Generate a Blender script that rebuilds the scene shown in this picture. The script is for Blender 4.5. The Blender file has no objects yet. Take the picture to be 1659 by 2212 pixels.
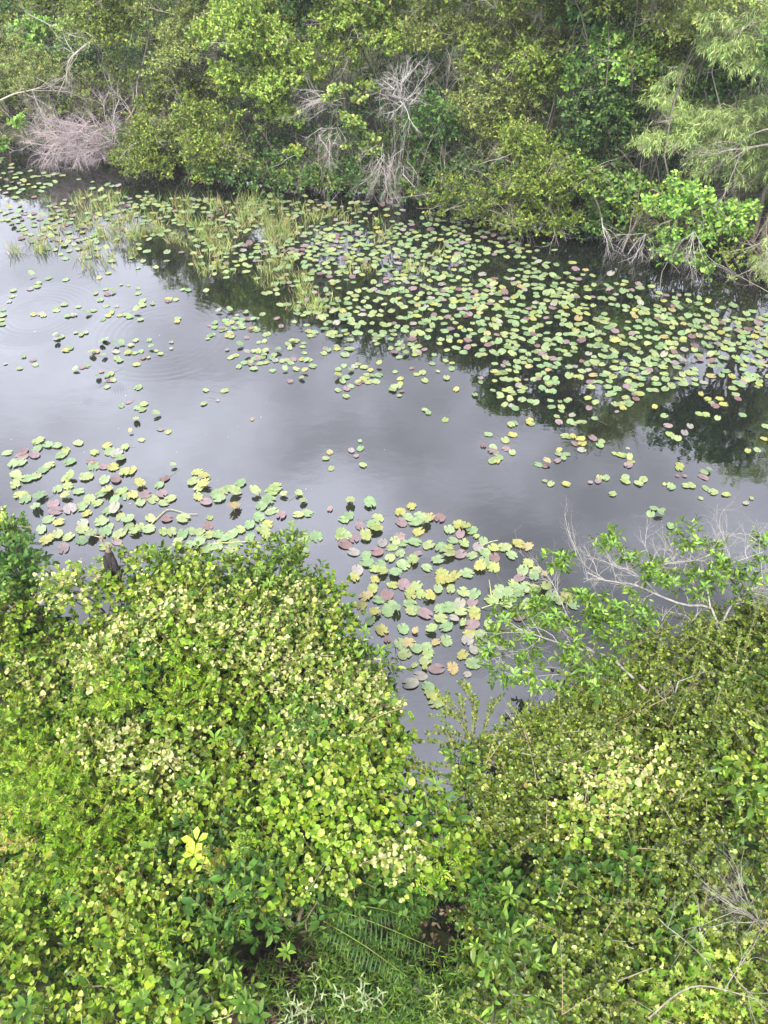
import bpy, math
import numpy as np
from mathutils import Vector
R = math.radians
SC = bpy.context.scene
COL = SC.collection

# ---------------------------------------------------------------- camera, sky, sun, exposure
H = 12.0; PITCH = 46.0; FD = 1661.0           # camera height, downward pitch, focal length in px of a 1659x2212 picture
cam = bpy.data.cameras.new('camera'); co = bpy.data.objects.new('camera', cam); COL.objects.link(co)
co.location = (0, 0, H); co.rotation_euler = (R(90-PITCH), 0, 0)
cam.sensor_fit = 'VERTICAL'; cam.sensor_height = 24; cam.lens = 24*FD/2212; cam.clip_end = 6000; cam.clip_start = 0.1
SC.camera = co
SUN_EL, SUN_ROT = R(58), R(200)
w = bpy.data.worlds.new('World'); SC.world = w; w.use_nodes = True
nt = w.node_tree; N = nt.nodes; L = nt.links; N.clear()
def nd(t, **k):
    n = N.new(t)
    for a, b in k.items(): setattr(n, a, b)
    return n
def mth(op, a=None, b=None, c=None, clamp=False):
    n = N.new('ShaderNodeMath'); n.operation = op; n.use_clamp = clamp
    for i, v in enumerate((a, b, c)):
        if v is None: continue
        if isinstance(v, (int, float)): n.inputs[i].default_value = v
        else: L.new(v, n.inputs[i])
    return n.outputs[0]
sky = nd('ShaderNodeTexSky', sky_type='NISHITA', sun_disc=False, sun_elevation=SUN_EL, sun_rotation=SUN_ROT)
sky.dust_density = 4; sky.air_density = 1.0
hs = nd('ShaderNodeHueSaturation'); hs.inputs['Saturation'].default_value = 0.25; L.new(sky.outputs[0], hs.inputs['Color'])
tc = nd('ShaderNodeTexCoord'); sp = nd('ShaderNodeSeparateXYZ'); L.new(tc.outputs['Generated'], sp.inputs[0])
den = mth('ADD', mth('MAXIMUM', sp.outputs[2], 0.0), 0.25)
cb = nd('ShaderNodeCombineXYZ'); L.new(mth('DIVIDE', sp.outputs[0], den), cb.inputs[0]); L.new(mth('DIVIDE', sp.outputs[1], den), cb.inputs[1])
cb.inputs[2].default_value = 3.7
nz = nd('ShaderNodeTexNoise'); nz.inputs['Scale'].default_value = 3.4; nz.inputs['Detail'].default_value = 8; nz.inputs['Roughness'].default_value = 0.5
L.new(cb.outputs[0], nz.inputs['Vector'])
rp = nd('ShaderNodeMapRange'); L.new(nz.outputs[0], rp.inputs[0])
for i, v in ((1, .36), (2, .64), (3, .62), (4, 1.14)): rp.inputs[i].default_value = v
# a heavier grey cloud low over the far bank
def cloud(d, r0, r1, amt):
    vd = nd('ShaderNodeVectorMath', operation='DISTANCE'); L.new(cb.outputs[0], vd.inputs[0])
    den_ = max(d[2], 0)+.25; vd.inputs[1].default_value = (d[0]/den_, d[1]/den_, 3.7)
    q = mth('ADD', vd.outputs['Value'], mth('MULTIPLY', mth('SUBTRACT', nz.outputs[0], .5), 1.1))
    m = nd('ShaderNodeMapRange'); m.interpolation_type = 'SMOOTHSTEP'; L.new(q, m.inputs[0])
    for i, v in ((1, r0), (2, r1), (3, amt), (4, 1.0)): m.inputs[i].default_value = v
    return m.outputs[0]
c1 = cloud((0.085, .745, .66), .0, .40, .68)
c2 = cloud((0.22, .60, .76), .0, .30, .85)
# brighter towards the low left of the sky
gl = mth('ADD', mth('MULTIPLY', sp.outputs[0], -0.42), 1.0)
glz = nd('ShaderNodeMapRange'); L.new(sp.outputs[2], glz.inputs[0])
for i, v in ((1, .35), (2, .9), (3, 1.22), (4, .70)): glz.inputs[i].default_value = v
tot = mth('MULTIPLY', mth('MULTIPLY', mth('MULTIPLY', rp.outputs[0], c1), mth('MULTIPLY', c2, gl)), glz.outputs[0])
mix = nd('ShaderNodeMix', data_type='RGBA'); mix.inputs[0].default_value = 0.72
L.new(hs.outputs[0], mix.inputs[6]); mix.inputs[7].default_value = (10.9, 11.2, 13.1, 1)
vm = nd('ShaderNodeVectorMath', operation='SCALE'); L.new(mix.outputs[2], vm.inputs[0]); L.new(tot, vm.inputs['Scale'])
bg = nd('ShaderNodeBackground'); bg.inputs[1].default_value = 0.15; L.new(vm.outputs[0], bg.inputs[0])
ow = nd('ShaderNodeOutputWorld'); L.new(bg.outputs[0], ow.inputs[0])
sl = bpy.data.lights.new('sun', 'SUN'); sl.energy = 4.0; sl.angle = R(9); sl.color = (1, .94, .80)
so = bpy.data.objects.new('sun', sl); COL.objects.link(so)
sd = Vector((math.sin(SUN_ROT)*math.cos(SUN_EL), math.cos(SUN_ROT)*math.cos(SUN_EL), math.sin(SUN_EL)))
so.rotation_euler = sd.to_track_quat('Z', 'Y').to_euler(); so.location = (0, -5, 30)
SC.view_settings.view_transform = 'Standard'; SC.view_settings.look = 'None'
SC.view_settings.exposure = 0.76; SC.view_settings.gamma = 1
SC.render.engine = 'CYCLES'
SC.cycles.max_bounces = 6; SC.cycles.diffuse_bounces = 3; SC.cycles.glossy_bounces = 3; SC.cycles.transmission_bounces = 3
SC.cycles.use_denoising = True

# ---------------------------------------------------------------- picture -> place
cp, sp_ = math.cos(R(PITCH)), math.sin(R(PITCH))
FW = np.array([0, cp, -sp_]); UP = np.array([0, sp_, cp]); RT = np.array([1., 0, 0])
def ray(px, py): return FW + RT*((px-829.5)/FD) - UP*((py-1106)/FD)
def Pz(px, py, z=0.0):
    d = ray(px, py); t = (z-H)/d[2]; return np.array([0, 0, H]) + d*t
def PY(px, py, Y):
    d = ray(px, py); return np.array([0, 0, H]) + d*(Y/d[1])
def depth(p): return float(np.dot(np.asarray(p)-np.array([0, 0, H]), FW))
def proj(P):
    v = np.atleast_2d(P)-np.array([0, 0, H]); z = v@FW
    return np.stack([829.5+FD*(v@RT)/z, 1106-FD*(v@UP)/z], 1)
def snoise(x, y, s, k=0):
    r = np.random.RandomState(100+k); o = 0
    for i in range(6):
        a = r.uniform(0, 6.28); f = s*r.uniform(.5, 1.8); o = o+np.sin(f*(x*math.cos(a)+y*math.sin(a))+r.uniform(0, 6.28))
    return o/3.0
def nrm(v): return v/np.maximum(np.linalg.norm(v, axis=-1, keepdims=True), 1e-9)

# ---------------------------------------------------------------- mesh collector
class MB:
    def __init__(s): s.v = []; s.t = []; s.c = []; s.n = 0
    def add(s, v, t, c):
        v = np.asarray(v, np.float32).reshape(-1, 3); t = np.asarray(t, np.int32).reshape(-1, 3)
        c = np.asarray(c, np.float32); c = np.broadcast_to(c, (len(v), 3)) if c.ndim == 1 else c.reshape(-1, 3)
        s.v.append(v); s.t.append(t+s.n); s.c.append(c); s.n += len(v)
    def build(s, name, m, parent=None, loc=None, smooth=False):
        v = np.concatenate(s.v); t = np.concatenate(s.t); c = np.concatenate(s.c)
        if loc is not None: v = v-np.asarray(loc, np.float32)
        me = bpy.data.meshes.new(name)
        me.vertices.add(len(v)); me.vertices.foreach_set('co', v.ravel())
        me.loops.add(len(t)*3); me.loops.foreach_set('vertex_index', t.ravel())
        me.polygons.add(len(t)); me.polygons.foreach_set('loop_start', np.arange(0, len(t)*3, 3, dtype=np.int32))
        if smooth: me.polygons.foreach_set('use_smooth', np.ones(len(t), bool))
        a = me.color_attributes.new('Col', 'FLOAT_COLOR', 'POINT')
        a.data.foreach_set('color', np.concatenate([c, np.ones((len(c), 1), np.float32)], 1).ravel())
        me.update(); me.validate(); me.materials.append(m)
        o = bpy.data.objects.new(name, me); COL.objects.link(o)
        if parent is not None: o.parent = parent
        elif loc is not None: o.location = loc
        return o
def tag(o, label=None, cat=None, group=None, kind=None):
    if label: o['label'] = label
    if cat: o['category'] = cat
    if group: o['group'] = group
    if kind: o['kind'] = kind
    return o
def thing(name, loc, label, cat, group=None):
    o = bpy.data.objects.new(name, None); COL.objects.link(o); o.location = [float(a) for a in loc]
    return tag(o, label, cat, group)

# ---------------------------------------------------------------- materials
def newmat(name):
    m = bpy.data.materials.new(name); m.use_nodes = True; return m, m.node_tree.nodes, m.node_tree.links
def leafmat(name, rough=.5, trans=.2, spec=.22, var=.25, scale=9.0):
    m, n, l = newmat(name); p = n['Principled BSDF']; out = n['Material Output']
    a = n.new('ShaderNodeAttribute'); a.attribute_name = 'Col'
    tcn = n.new('ShaderNodeTexCoord'); z = n.new('ShaderNodeTexNoise'); z.inputs['Scale'].default_value = scale; z.inputs['Detail'].default_value = 3
    l.new(tcn.outputs['Object'], z.inputs['Vector'])
    mr = n.new('ShaderNodeMapRange'); l.new(z.outputs[0], mr.inputs[0])
    for i, v in ((1, .3), (2, .7), (3, 1-var), (4, 1+var)): mr.inputs[i].default_value = v
    vs = n.new('ShaderNodeVectorMath'); vs.operation = 'SCALE'; l.new(a.outputs['Color'], vs.inputs[0]); l.new(mr.outputs[0], vs.inputs['Scale'])
    l.new(vs.outputs[0], p.inputs['Base Color']); p.inputs['Roughness'].default_value = rough
    p.inputs['Specular IOR Level'].default_value = spec
    if trans > 0:
        t = n.new('ShaderNodeBsdfTranslucent'); l.new(vs.outputs[0], t.inputs[0])
        mx = n.new('ShaderNodeMixShader'); mx.inputs[0].default_value = trans
        l.new(p.outputs[0], mx.inputs[1]); l.new(t.outputs[0], mx.inputs[2]); l.new(mx.outputs[0], out.inputs[0])
    return m
M_leaf = leafmat('leaf')
M_gloss = leafmat('glossy_leaf', rough=.38, spec=.4)
M_pad = leafmat('pad', rough=.45, trans=.05, spec=.5, var=.16, scale=14)
M_bark = leafmat('bark', rough=.85, trans=0, spec=.2, var=.35, scale=24)
M_grass = leafmat('grass', rough=.6, trans=.2, spec=.2)

# ---------------------------------------------------------------- leaf shapes: along +Y, face +Z
def sh(v, t): return np.array(v, np.float32), np.array(t, np.int32)
def ridge(w1, y1, w2, y2, f=.09, tip=-.1):
    return sh([(0, 0, 0), (-w1, y1, f), (-w2, y2, f), (0, 1, tip), (w2, y2, f), (w1, y1, f)], [(0, 2, 1), (0, 3, 2), (0, 4, 3), (0, 5, 4)])
def lance(w, f=.08):
    return sh([(0, 0, 0), (-w, .35, f), (0, .35, .02), (w, .35, f), (-w*.85, .68, f*.6), (0, .68, -.02), (w*.85, .68, f*.6), (0, 1, -.14)],
              [(0, 2, 1), (0, 3, 2), (1, 2, 5), (1, 5, 4), (2, 3, 6), (2, 6, 5), (4, 5, 7), (5, 6, 7)])
T_round = ridge(.34, .28, .36, .72)
T_small = ridge(.24, .35, .2, .72)
T_lance = lance(.17)
T_obov = ridge(.13, .3, .25, .72, .07)
T_willow = sh([(0, 0, 0), (-.06, .4, .02), (.06, .4, .02), (0, 1, -.22)], [(0, 2, 1), (1, 2, 3)])
T_heart = sh([(0, .14, 0), (-.2, 0, .03), (-.46, .18, .09), (-.5, .46, .07), (-.3, .78, .02), (0, 1, -.07), (.3, .78, .02), (.5, .46, .07), (.46, .18, .09), (.2, 0, .03), (0, .6, -.01)],
             [(0, 2, 1), (0, 3, 2), (0, 10, 3), (10, 4, 3), (10, 5, 4), (10, 6, 5), (10, 7, 6), (0, 7, 10), (0, 8, 7), (0, 9, 8)])
def lobed():
    a = [(-150, .42), (-122, .36), (-88, .6), (-66, .34), (-35, .66), (-17, .42), (0, 1.), (17, .42), (35, .66), (66, .34), (88, .6), (122, .36), (150, .42)]
    v = [(0, .3, 0)]+[(r_*.62*math.sin(R(d)), .3+r_*.7*math.cos(R(d)), .04*(abs(d) > 30)) for d, r_ in a]
    return sh(v, [(0, i+1, i) for i in range(1, len(a))])
T_lobed = lobed()
def compound(n=3, s=.34):
    v = []; t = []
    def lf(x, y, ang, q):
        b = len(v); ca, sa = math.cos(ang), math.sin(ang)
        for (a, c, z) in ((0, 0, 0), (-.3, .45, .06), (0, 1, -.05), (.3, .45, .06)):
            a *= q; c *= q; v.append((x+a*ca+c*sa, y-a*sa+c*ca, z*q))
        t.extend([(b, b+2, b+1), (b, b+3, b+2)])
    for i in range(n):
        y = .12+.6*i/n; q = s*(1-.15*i)
        lf(-.02, y, -1.05, q); lf(.02, y, 1.05, q)
    lf(0, .68, 0, s*1.05); return sh(v, t)
T_comp = compound(3)
T_comp5 = compound(4, .3)

def place(mb, T, pos, d, up, size, wid, col, tint=.12, rs=None):
    """instances of a leaf: pos, direction, approximate face normal, per leaf length, width factor, colour"""
    tv, tt = T; n = len(pos)
    if n == 0: return
    y = nrm(d); x = nrm(np.cross(y, up)); z = np.cross(x, y)
    s = size[:, None]; tv = tv[None]
    v = pos[:, None]+(x[:, None]*(tv[..., 0:1]*wid[:, None, None])+y[:, None]*tv[..., 1:2]+z[:, None]*tv[..., 2:3])*s[:, None]
    k = tv.shape[1]
    t = (tt[None]+(np.arange(n)*k)[:, None, None]).reshape(-1, 3)
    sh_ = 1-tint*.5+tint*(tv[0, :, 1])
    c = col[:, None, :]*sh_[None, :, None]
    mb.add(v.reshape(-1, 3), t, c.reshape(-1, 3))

def tubes(mb, P, r, col, sides=4):
    """P (n,k,3) polylines, r (n,k) radii, col (3,) or (n,3)"""
    P = np.asarray(P, float); n, k, _ = P.shape
    if n == 0: return
    r = np.broadcast_to(r, (n, k)); T = np.zeros_like(P)
    T[:, 1:-1] = P[:, 2:]-P[:, :-2]; T[:, 0] = P[:, 1]-P[:, 0]; T[:, -1] = P[:, -1]-P[:, -2]; T = nrm(T)
    main = nrm(P[:, -1]-P[:, 0]); ref = np.where(np.abs(main[:, 2:3]) > .8, np.array([[1., 0, 0]]), np.array([[0, 0, 1.]]))
    A = nrm(np.cross(T, ref[:, None])); B = np.cross(T, A)
    an = np.arange(sides)*2*math.pi/sides
    v = P[:, :, None]+(A[:, :, None]*np.cos(an)[:, None]+B[:, :, None]*np.sin(an)[:, None])*r[:, :, None, None]
    i = np.arange(k-1)[:, None]; j = np.arange(sides)[None]; j2 = (j+1) % sides
    q = np.stack([i*sides+j, i*sides+j2, (i+1)*sides+j2, (i+1)*sides+j], -1).reshape(-1, 4)
    tr = np.concatenate([q[:, [0, 1, 2]], q[:, [0, 2, 3]]]); tr = (tr[None]+(np.arange(n)*k*sides)[:, None, None]).reshape(-1, 3)
    c = np.asarray(col, float)
    if c.ndim == 1: c = np.broadcast_to(c, (n, 3))
    mb.add(v.reshape(-1, 3), tr, np.repeat(c, k*sides, 0))

def spline(pts, k=8):
    p = np.array(pts, float); m = len(p); u = np.linspace(0, m-1, k); i = np.clip(u.astype(int), 0, m-2); f = (u-i)[:, None]
    p0 = p[np.maximum(i-1, 0)]; p1 = p[i]; p2 = p[i+1]; p3 = p[np.minimum(i+2, m-1)]
    return .5*((2*p1)+(-p0+p2)*f+(2*p0-5*p1+4*p2-p3)*f**2+(-p0+3*p1-3*p2+p3)*f**3)

def pal(rs, n, cols, weights, jit=.18):
    """per leaf colours out of a palette"""
    cols = np.array(cols); k = rs.choice(len(cols), n, p=np.array(weights)/np.sum(weights))
    c = cols[k]*(1+rs.normal(0, jit, (n, 1)))*(1+rs.normal(0, .07, (n, 3)))
    return np.clip(c, .005, .8)

BARK = (.13, .115, .09); PALE = (.42, .39, .36); TWIG = (.20, .16, .09)
# foliage kinds: leaf shape, leaf length, width, leaves per twig, twig length, twigs per m2, droop, palette, tips
K = {
 'vine':  dict(T=T_heart, s=.066, w=1.0, n=8, tl=.34, dens=72, up=.9, cols=[(.11, .21, .02), (.18, .29, .03), (.05, .12, .014), (.26, .34, .06)], wt=[4, 4, 4, 2], tips=(.36, .44, .12), tipn=.2, twig=(.34, .26, .13), mat=M_leaf),
 'pale':  dict(T=T_heart, s=.060, w=1.0, n=8, tl=.34, dens=80, up=.9, cols=[(.25, .34, .08), (.16, .27, .05), (.07, .15, .02), (.35, .41, .14)], wt=[3, 4, 4, 2], tips=(.46, .49, .19), tipn=.32, twig=(.40, .30, .17), mat=M_leaf),
 'heart': dict(T=T_heart, s=.069, w=.95, n=7, tl=.3, dens=55, up=1., cols=[(.17, .31, .025), (.10, .22, .02), (.25, .39, .04)], wt=[4, 3, 2], tips=(.32, .46, .09), tipn=.4, twig=(.28, .26, .1), mat=M_leaf),
 'fine':  dict(T=T_comp5, s=.105, w=1.0, n=6, tl=.26, dens=95, up=.8, cols=[(.14, .29, .02), (.21, .37, .03), (.09, .20, .015)], wt=[4, 4, 3], tips=(.33, .44, .06), tipn=.25, twig=(.33, .24, .1), mat=M_leaf),
 'rust':  dict(T=T_comp5, s=.10, w=1.0, n=6, tl=.24, dens=60, up=.8, cols=[(.24, .31, .05), (.33, .25, .08), (.15, .26, .03)], wt=[4, 1.5, 3], tips=(.42, .34, .13), tipn=.32, twig=(.36, .24, .12), mat=M_leaf),
 'glossy': dict(T=T_lance, s=.125, w=1.0, n=9, tl=.3, dens=42, up=.6, cols=[(.075, .155, .022), (.11, .20, .026), (.045, .10, .016)], wt=[4, 3, 3], tips=(.26, .40, .06), tipn=.22, twig=(.25, .2, .12), mat=M_gloss),
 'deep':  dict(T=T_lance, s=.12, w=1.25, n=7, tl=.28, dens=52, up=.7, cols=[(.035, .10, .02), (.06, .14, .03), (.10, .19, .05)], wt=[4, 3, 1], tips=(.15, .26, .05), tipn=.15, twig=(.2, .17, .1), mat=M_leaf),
 'coco':  dict(T=T_round, s=.048, w=1.0, n=17, tl=.46, dens=62, up=.8, di=1, cols=[(.07, .125, .012), (.115, .175, .018), (.04, .075, .010), (.17, .23, .03)], wt=[4, 4, 3, 1.3], tips=(.30, .38, .08), tipn=.12, twig=(.20, .17, .09), mat=M_gloss),
 'maple': dict(T=T_lobed, s=.10, w=1.05, n=6, tl=.28, dens=60, up=.9, cols=[(.17, .32, .04), (.24, .38, .07), (.11, .22, .03)], wt=[4, 3, 2], tips=(.40, .46, .13), tipn=.3, twig=(.3, .25, .1), mat=M_leaf),
 # far bank
 'olive': dict(T=T_small, s=.085, w=1.1, n=12, tl=.5, dens=30, up=.5, cols=[(.13, .19, .03), (.19, .25, .045), (.075, .12, .022)], wt=[4, 3, 3], tips=(.36, .40, .07), tipn=.12, twig=(.26, .22, .15), mat=M_leaf),
 'khaki': dict(T=T_small, s=.08, w=1.1, n=12, tl=.55, dens=30, up=.4, cols=[(.21, .27, .07), (.15, .21, .045), (.28, .33, .10)], wt=[4, 3, 2], tips=(.38, .42, .10), tipn=.16, twig=(.30, .25, .17), mat=M_leaf),
 'myrtle': dict(T=T_small, s=.10, w=1.1, n=13, tl=.34, dens=44, up=.5, er=1, cols=[(.20, .31, .05), (.27, .37, .07), (.12, .20, .035)], wt=[4, 3, 2], tips=(.36, .42, .10), tipn=.35, twig=(.22, .2, .1), mat=M_leaf),
 'broad': dict(T=T_obov, s=.15, w=1.25, n=8, tl=.42, dens=26, up=.5, cols=[(.16, .30, .05), (.23, .37, .07), (.08, .17, .035)], wt=[4, 3, 3], tips=(.30, .42, .12), tipn=.18, twig=(.25, .2, .14), mat=M_leaf),
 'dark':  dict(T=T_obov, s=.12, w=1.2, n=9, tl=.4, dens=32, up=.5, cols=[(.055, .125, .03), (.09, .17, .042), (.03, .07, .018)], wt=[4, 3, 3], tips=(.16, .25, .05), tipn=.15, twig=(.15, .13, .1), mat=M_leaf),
 'willow': dict(T=T_willow, s=.155, w=1.15, n=22, tl=.6, dens=32, up=.2, dr=.55, cols=[(.26, .36, .11), (.19, .28, .08), (.34, .42, .17)], wt=[4, 3, 2], tips=(.38, .44, .18), tipn=.2, twig=(.30, .28, .18), mat=M_leaf),
 'vinefar': dict(T=T_round, s=.12, w=1.1, n=8, tl=.45, dens=22, up=.5, cols=[(.20, .31, .07), (.28, .38, .09), (.12, .2, .04)], wt=[4, 3, 3], tips=(.40, .46, .14), tipn=.25, twig=(.35, .3, .2), mat=M_leaf),
}

for k_ in ('vine', 'pale', 'heart', 'fine', 'rust', 'glossy', 'deep', 'coco', 'maple'):
    K[k_]['cols'] = [(c[0]*1.0, c[1]*.95, c[2]*.62) for c in K[k_]['cols']]; K[k_]['tips'] = tuple(v*q for v, q in zip(K[k_]['tips'], (1.05, 1.0, 1.15) if k_ in ('pale', 'coco') else (.95, .98, .8)))
for k_, q_ in (('myrtle', 1.15), ('willow', 1.15), ('broad', 1.05), ('khaki', 1.1)): K[k_]['cols'] = [tuple(v*q_ for v in c) for c in K[k_]['cols']]
FK = ('olive', 'khaki', 'myrtle', 'broad', 'dark', 'willow', 'vinefar')
def twigs(rs, clusters, k, dm=1.0):
    """origin/end of leafy shoots on the lit shell and inside of each ellipsoid"""
    O = []; E = []; OUT = []
    for c in clusters:
        cx, cy, cz, rx, ry, rz = c
        n = max(6, int(k['dens']*dm*4.2*((rx*ry+rx*rz+ry*rz)/3)))
        u = nrm(rs.normal(0, 1, (n, 3))); u[:, 2] = np.where(u[:, 2] < -.35, -u[:, 2], u[:, 2])
        rr = np.where(rs.rand(n) < .62, rs.uniform(.8, 1.3, n), rs.uniform(.35, .85, n))[:, None]
        e = np.array([cx, cy, cz])+u*np.array([rx, ry, rz])*rr
        dr = k.get('dr', 0); er = k.get('er', 0)
        out = nrm(u*np.array([1, 1, .8])+rs.normal(0, .38, (n, 3))+np.array([0, 0, .25+.9*er-1.4*dr]))
        ln = k['tl']*rs.uniform(.55, 1.25, n)[:, None]*min(1.0, .45+.8*min(rx, ry, rz))
        O.append(e-out*ln*.75); E.append(e+out*ln*.35); OUT.append(u)
    return np.concatenate(O), np.concatenate(E), np.concatenate(OUT)

def foliage(mbL, mbT, rs, clusters, kind, dm=1.0, tw=.5, sm=1.0, wood=None):
    k = K[kind]; O, E, U = twigs(rs, clusters, k, dm); n = len(O); m = k['n']; dr = k.get('dr', 0)
    mid = (O+E)/2+rs.normal(0, .05, (n, 3))*k['tl']+np.array([0, 0, (.10+.25*dr)*k['tl']])
    def bz(t): return O*(1-t)**2+2*mid*t*(1-t)+E*t*t
    def bt(t): return nrm(2*(1-t)*(mid-O)+2*t*(E-mid))
    side0 = nrm(np.cross(bt(.5), np.array([0, 0, 1.])+rs.normal(0, .35, (n, 3))))
    tone = (1+rs.normal(0, .12, (n, 1)))*(np.exp(rs.normal(.06, .17)) if kind in FK else 1)
    for i in range(m):
        t = .22+.78*(i+rs.uniform(-.25, .25, n))/(m-1); t = np.clip(t, .05, 1)[:, None]
        keep = rs.rand(n) < .93
        p = bz(t); a = bt(t); last = i >= m-2
        sgn = 1 if i % 2 else -1
        if k.get('di'): dd = a*.45+side0*sgn*.9+rs.normal(0, .2, (n, 3))
        else:
            sw = (side0*sgn*math.cos(i*1.9)+np.cross(a, side0)*math.sin(i*2.4))
            dd = a*(.55 if not last else 1.1)+sw*.85+rs.normal(0, .3, (n, 3))
        dd[:, 2] -= dr*1.3
        upn = nrm(np.array([0, 0, 1.])*k['up']+U*.45+rs.normal(0, .38, (n, 3)))
        tf = rs.rand(n) < (k['tipn']*(1.7 if last else .5)*(np.clip(U[:, 2]+.55, .1, 1.3)))
        c = pal(rs, n, k['cols'], k['wt'])*tone
        c[tf] = np.array(k['tips'])*(1+rs.normal(0, .13, (int(tf.sum()), 1)))
        s = k['s']*sm*np.clip(rs.lognormal(-.1, .32, n), .4, 1.7)*(.72 if last else 1)
        place(mbL, k['T'], p[keep], dd[keep], upn[keep], s[keep], (k['w']*rs.uniform(.85, 1.1, n))[keep], np.clip(c[keep], .004, .85))
    if mbT is not None and tw > 0:
        q = rs.rand(n) < tw; P = np.stack([bz(t) for t in (0, .5, 1.)], 1)[q]
        tubes(mbT, P, np.array([[.006, .0045, .0025]])*(1.0 if k['s'] < .13 or wood is None else 1.4), np.array(k['twig'] if wood is None else wood)*rs.uniform(.7, 1.2, (int(q.sum()), 1)), 3)

def limbs(mb, rs, base, targets, r0, col, k=7, sag=.0, jit=.10):
    """curved limbs from the foot of a plant to the middle of each leaf mass"""
    base = np.array(base, float)
    for tg in targets:
        tg = np.array(tg, float); d = tg-base; ln = np.linalg.norm(d)
        p1 = base+d*.33+np.array([0, 0, .12*ln])+rs.normal(0, jit*.6*ln, 3)*[1, 1, .3]
        p2 = base+d*.68+np.array([0, 0, .10*ln-sag])+rs.normal(0, jit*.6*ln, 3)*[1, 1, .3]
        P = spline([base+rs.normal(0, r0, 3)*[1, 1, 0], p1, p2, tg], k)
        tubes(mb, P[None], np.linspace(r0*rs.uniform(.55, 1), r0*.25, k)[None], np.array(col)*rs.uniform(.8, 1.15), 5)

def grow(mb, rs, start, d, ln, r, lv, col, spread=.7, grav=0., kids=6, seg=5, wob=.16, sides=4):
    """a bare branch with side twigs, lv levels deep"""
    batch = [(np.array(start, float), np.array(d, float), ln, r)]
    for q in range(lv):
        Ps = []; Rs = []; nxt = []
        for (s, dd, l_, r_) in batch:
            P = [s]; c = nrm(dd)
            for i in range(seg):
                c = nrm(c+rs.normal(0, wob, 3)+np.array([0, 0, grav])); P.append(P[-1]+c*l_/seg)
            P = np.array(P); Ps.append(P); Rs.append(np.linspace(r_, r_*.35, seg+1))
            if q < lv-1:
                for j in range(kids):
                    f = rs.uniform(.2, 1.0)*seg; i0 = min(int(f), seg-1); pt = P[i0]+(P[i0+1]-P[i0])*(f-i0)
                    ax = nrm(P[i0+1]-P[i0]); nd_ = nrm(ax+rs.normal(0, spread, 3))
                    nxt.append((pt, nd_, l_*rs.uniform(.35, .65), r_*(1-.6*f/seg)*.6))
        tubes(mb, np.array(Ps), np.array(Rs), np.array(col)*rs.uniform(.82, 1.15, (len(Ps), 1)), sides if q < lv-1 else 3)
        batch = nxt

# ---------------------------------------------------------------- the setting
NEAR = [(-400, 12), (-30, 9), (-12, 9.0), (-6, 8.8), (-3.2, 8.2), (-1.6, 7.2), (-.8, 6.2), (-.2, 5.0), (.3, 4.0), (.7, 3.2), (1.3, 3.1), (1.7, 4.0), (2.6, 5.2), (4.2, 6.5), (7, 7.2), (12, 7.6), (30, 8), (400, 10)]
FAR = [(-400, 60), (-40, 42), (-20, 34.5), (-15, 31.6), (-10, 29.6), (-6, 28), (-3, 27.2), (0, 26.8), (3, 25.4), (6, 23.9), (9, 22.6), (14, 21), (22, 18.5), (40, 15), (400, 13.5)]
def shore(x, T): return np.interp(x, [a for a, b in T], [b for a, b in T])
def gz(x, y):
    dn = shore(x, NEAR)-y+.15*snoise(x, y, 3, 1); df = y-shore(x, FAR)-.9+.2*snoise(x, y, 2, 2); d = np.maximum(dn, df)
    return np.clip(d*.55, -1.8, .34)+np.where(d > 0, .05*snoise(x, y, 2.2, 3), 0)
ax = np.unique(np.concatenate([np.linspace(-13, 13, 131), np.linspace(-40, 40, 81), np.linspace(-200, 200, 41), np.linspace(-3000, 3000, 21)]))
ay = np.unique(np.concatenate([np.linspace(-4, 9, 71), np.linspace(9, 45, 73), np.linspace(-200, 200, 41), np.linspace(-3000, 3000, 21)]))
X, Y = np.meshgrid(ax, ay, indexing='ij'); Z = gz(X, Y); ni, nj = X.shape
I, J = np.meshgrid(np.arange(ni-1), np.arange(nj-1), indexing='ij'); a = I*nj+J
q = np.stack([a, a+nj, a+nj+1, a+1], -1).reshape(-1, 4)
g = MB(); g.add(np.stack([X, Y, Z], -1).reshape(-1, 3), np.concatenate([q[:, [0, 1, 2]], q[:, [0, 2, 3]]]), (.05, .05, .03))
m, n, l = newmat('soil'); p = n['Principled BSDF']; p.inputs['Roughness'].default_value = .95; p.inputs['Specular IOR Level'].default_value = .1
tcn = n.new('ShaderNodeTexCoord'); z1 = n.new('ShaderNodeTexNoise'); z1.inputs['Scale'].default_value = 3; z1.inputs['Detail'].default_value = 9; l.new(tcn.outputs['Object'], z1.inputs[0])
cr = n.new('ShaderNodeValToRGB'); l.new(z1.outputs[0], cr.inputs[0]); e = cr.color_ramp.elements
e[0].position = .35; e[0].color = (.022, .018, .012, 1); e[1].position = .68; e[1].color = (.085, .07, .045, 1)
e2 = cr.color_ramp.elements.new(.52); e2.color = (.035, .045, .018, 1)
l.new(cr.outputs[0], p.inputs[0]); bp = n.new('ShaderNodeBump'); bp.inputs['Strength'].default_value = .8; bp.inputs['Distance'].default_value = .05
l.new(z1.outputs[0], bp.inputs['Height']); l.new(bp.outputs[0], p.inputs['Normal'])
tag(g.build('ground', m, smooth=True), kind='structure')

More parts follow.
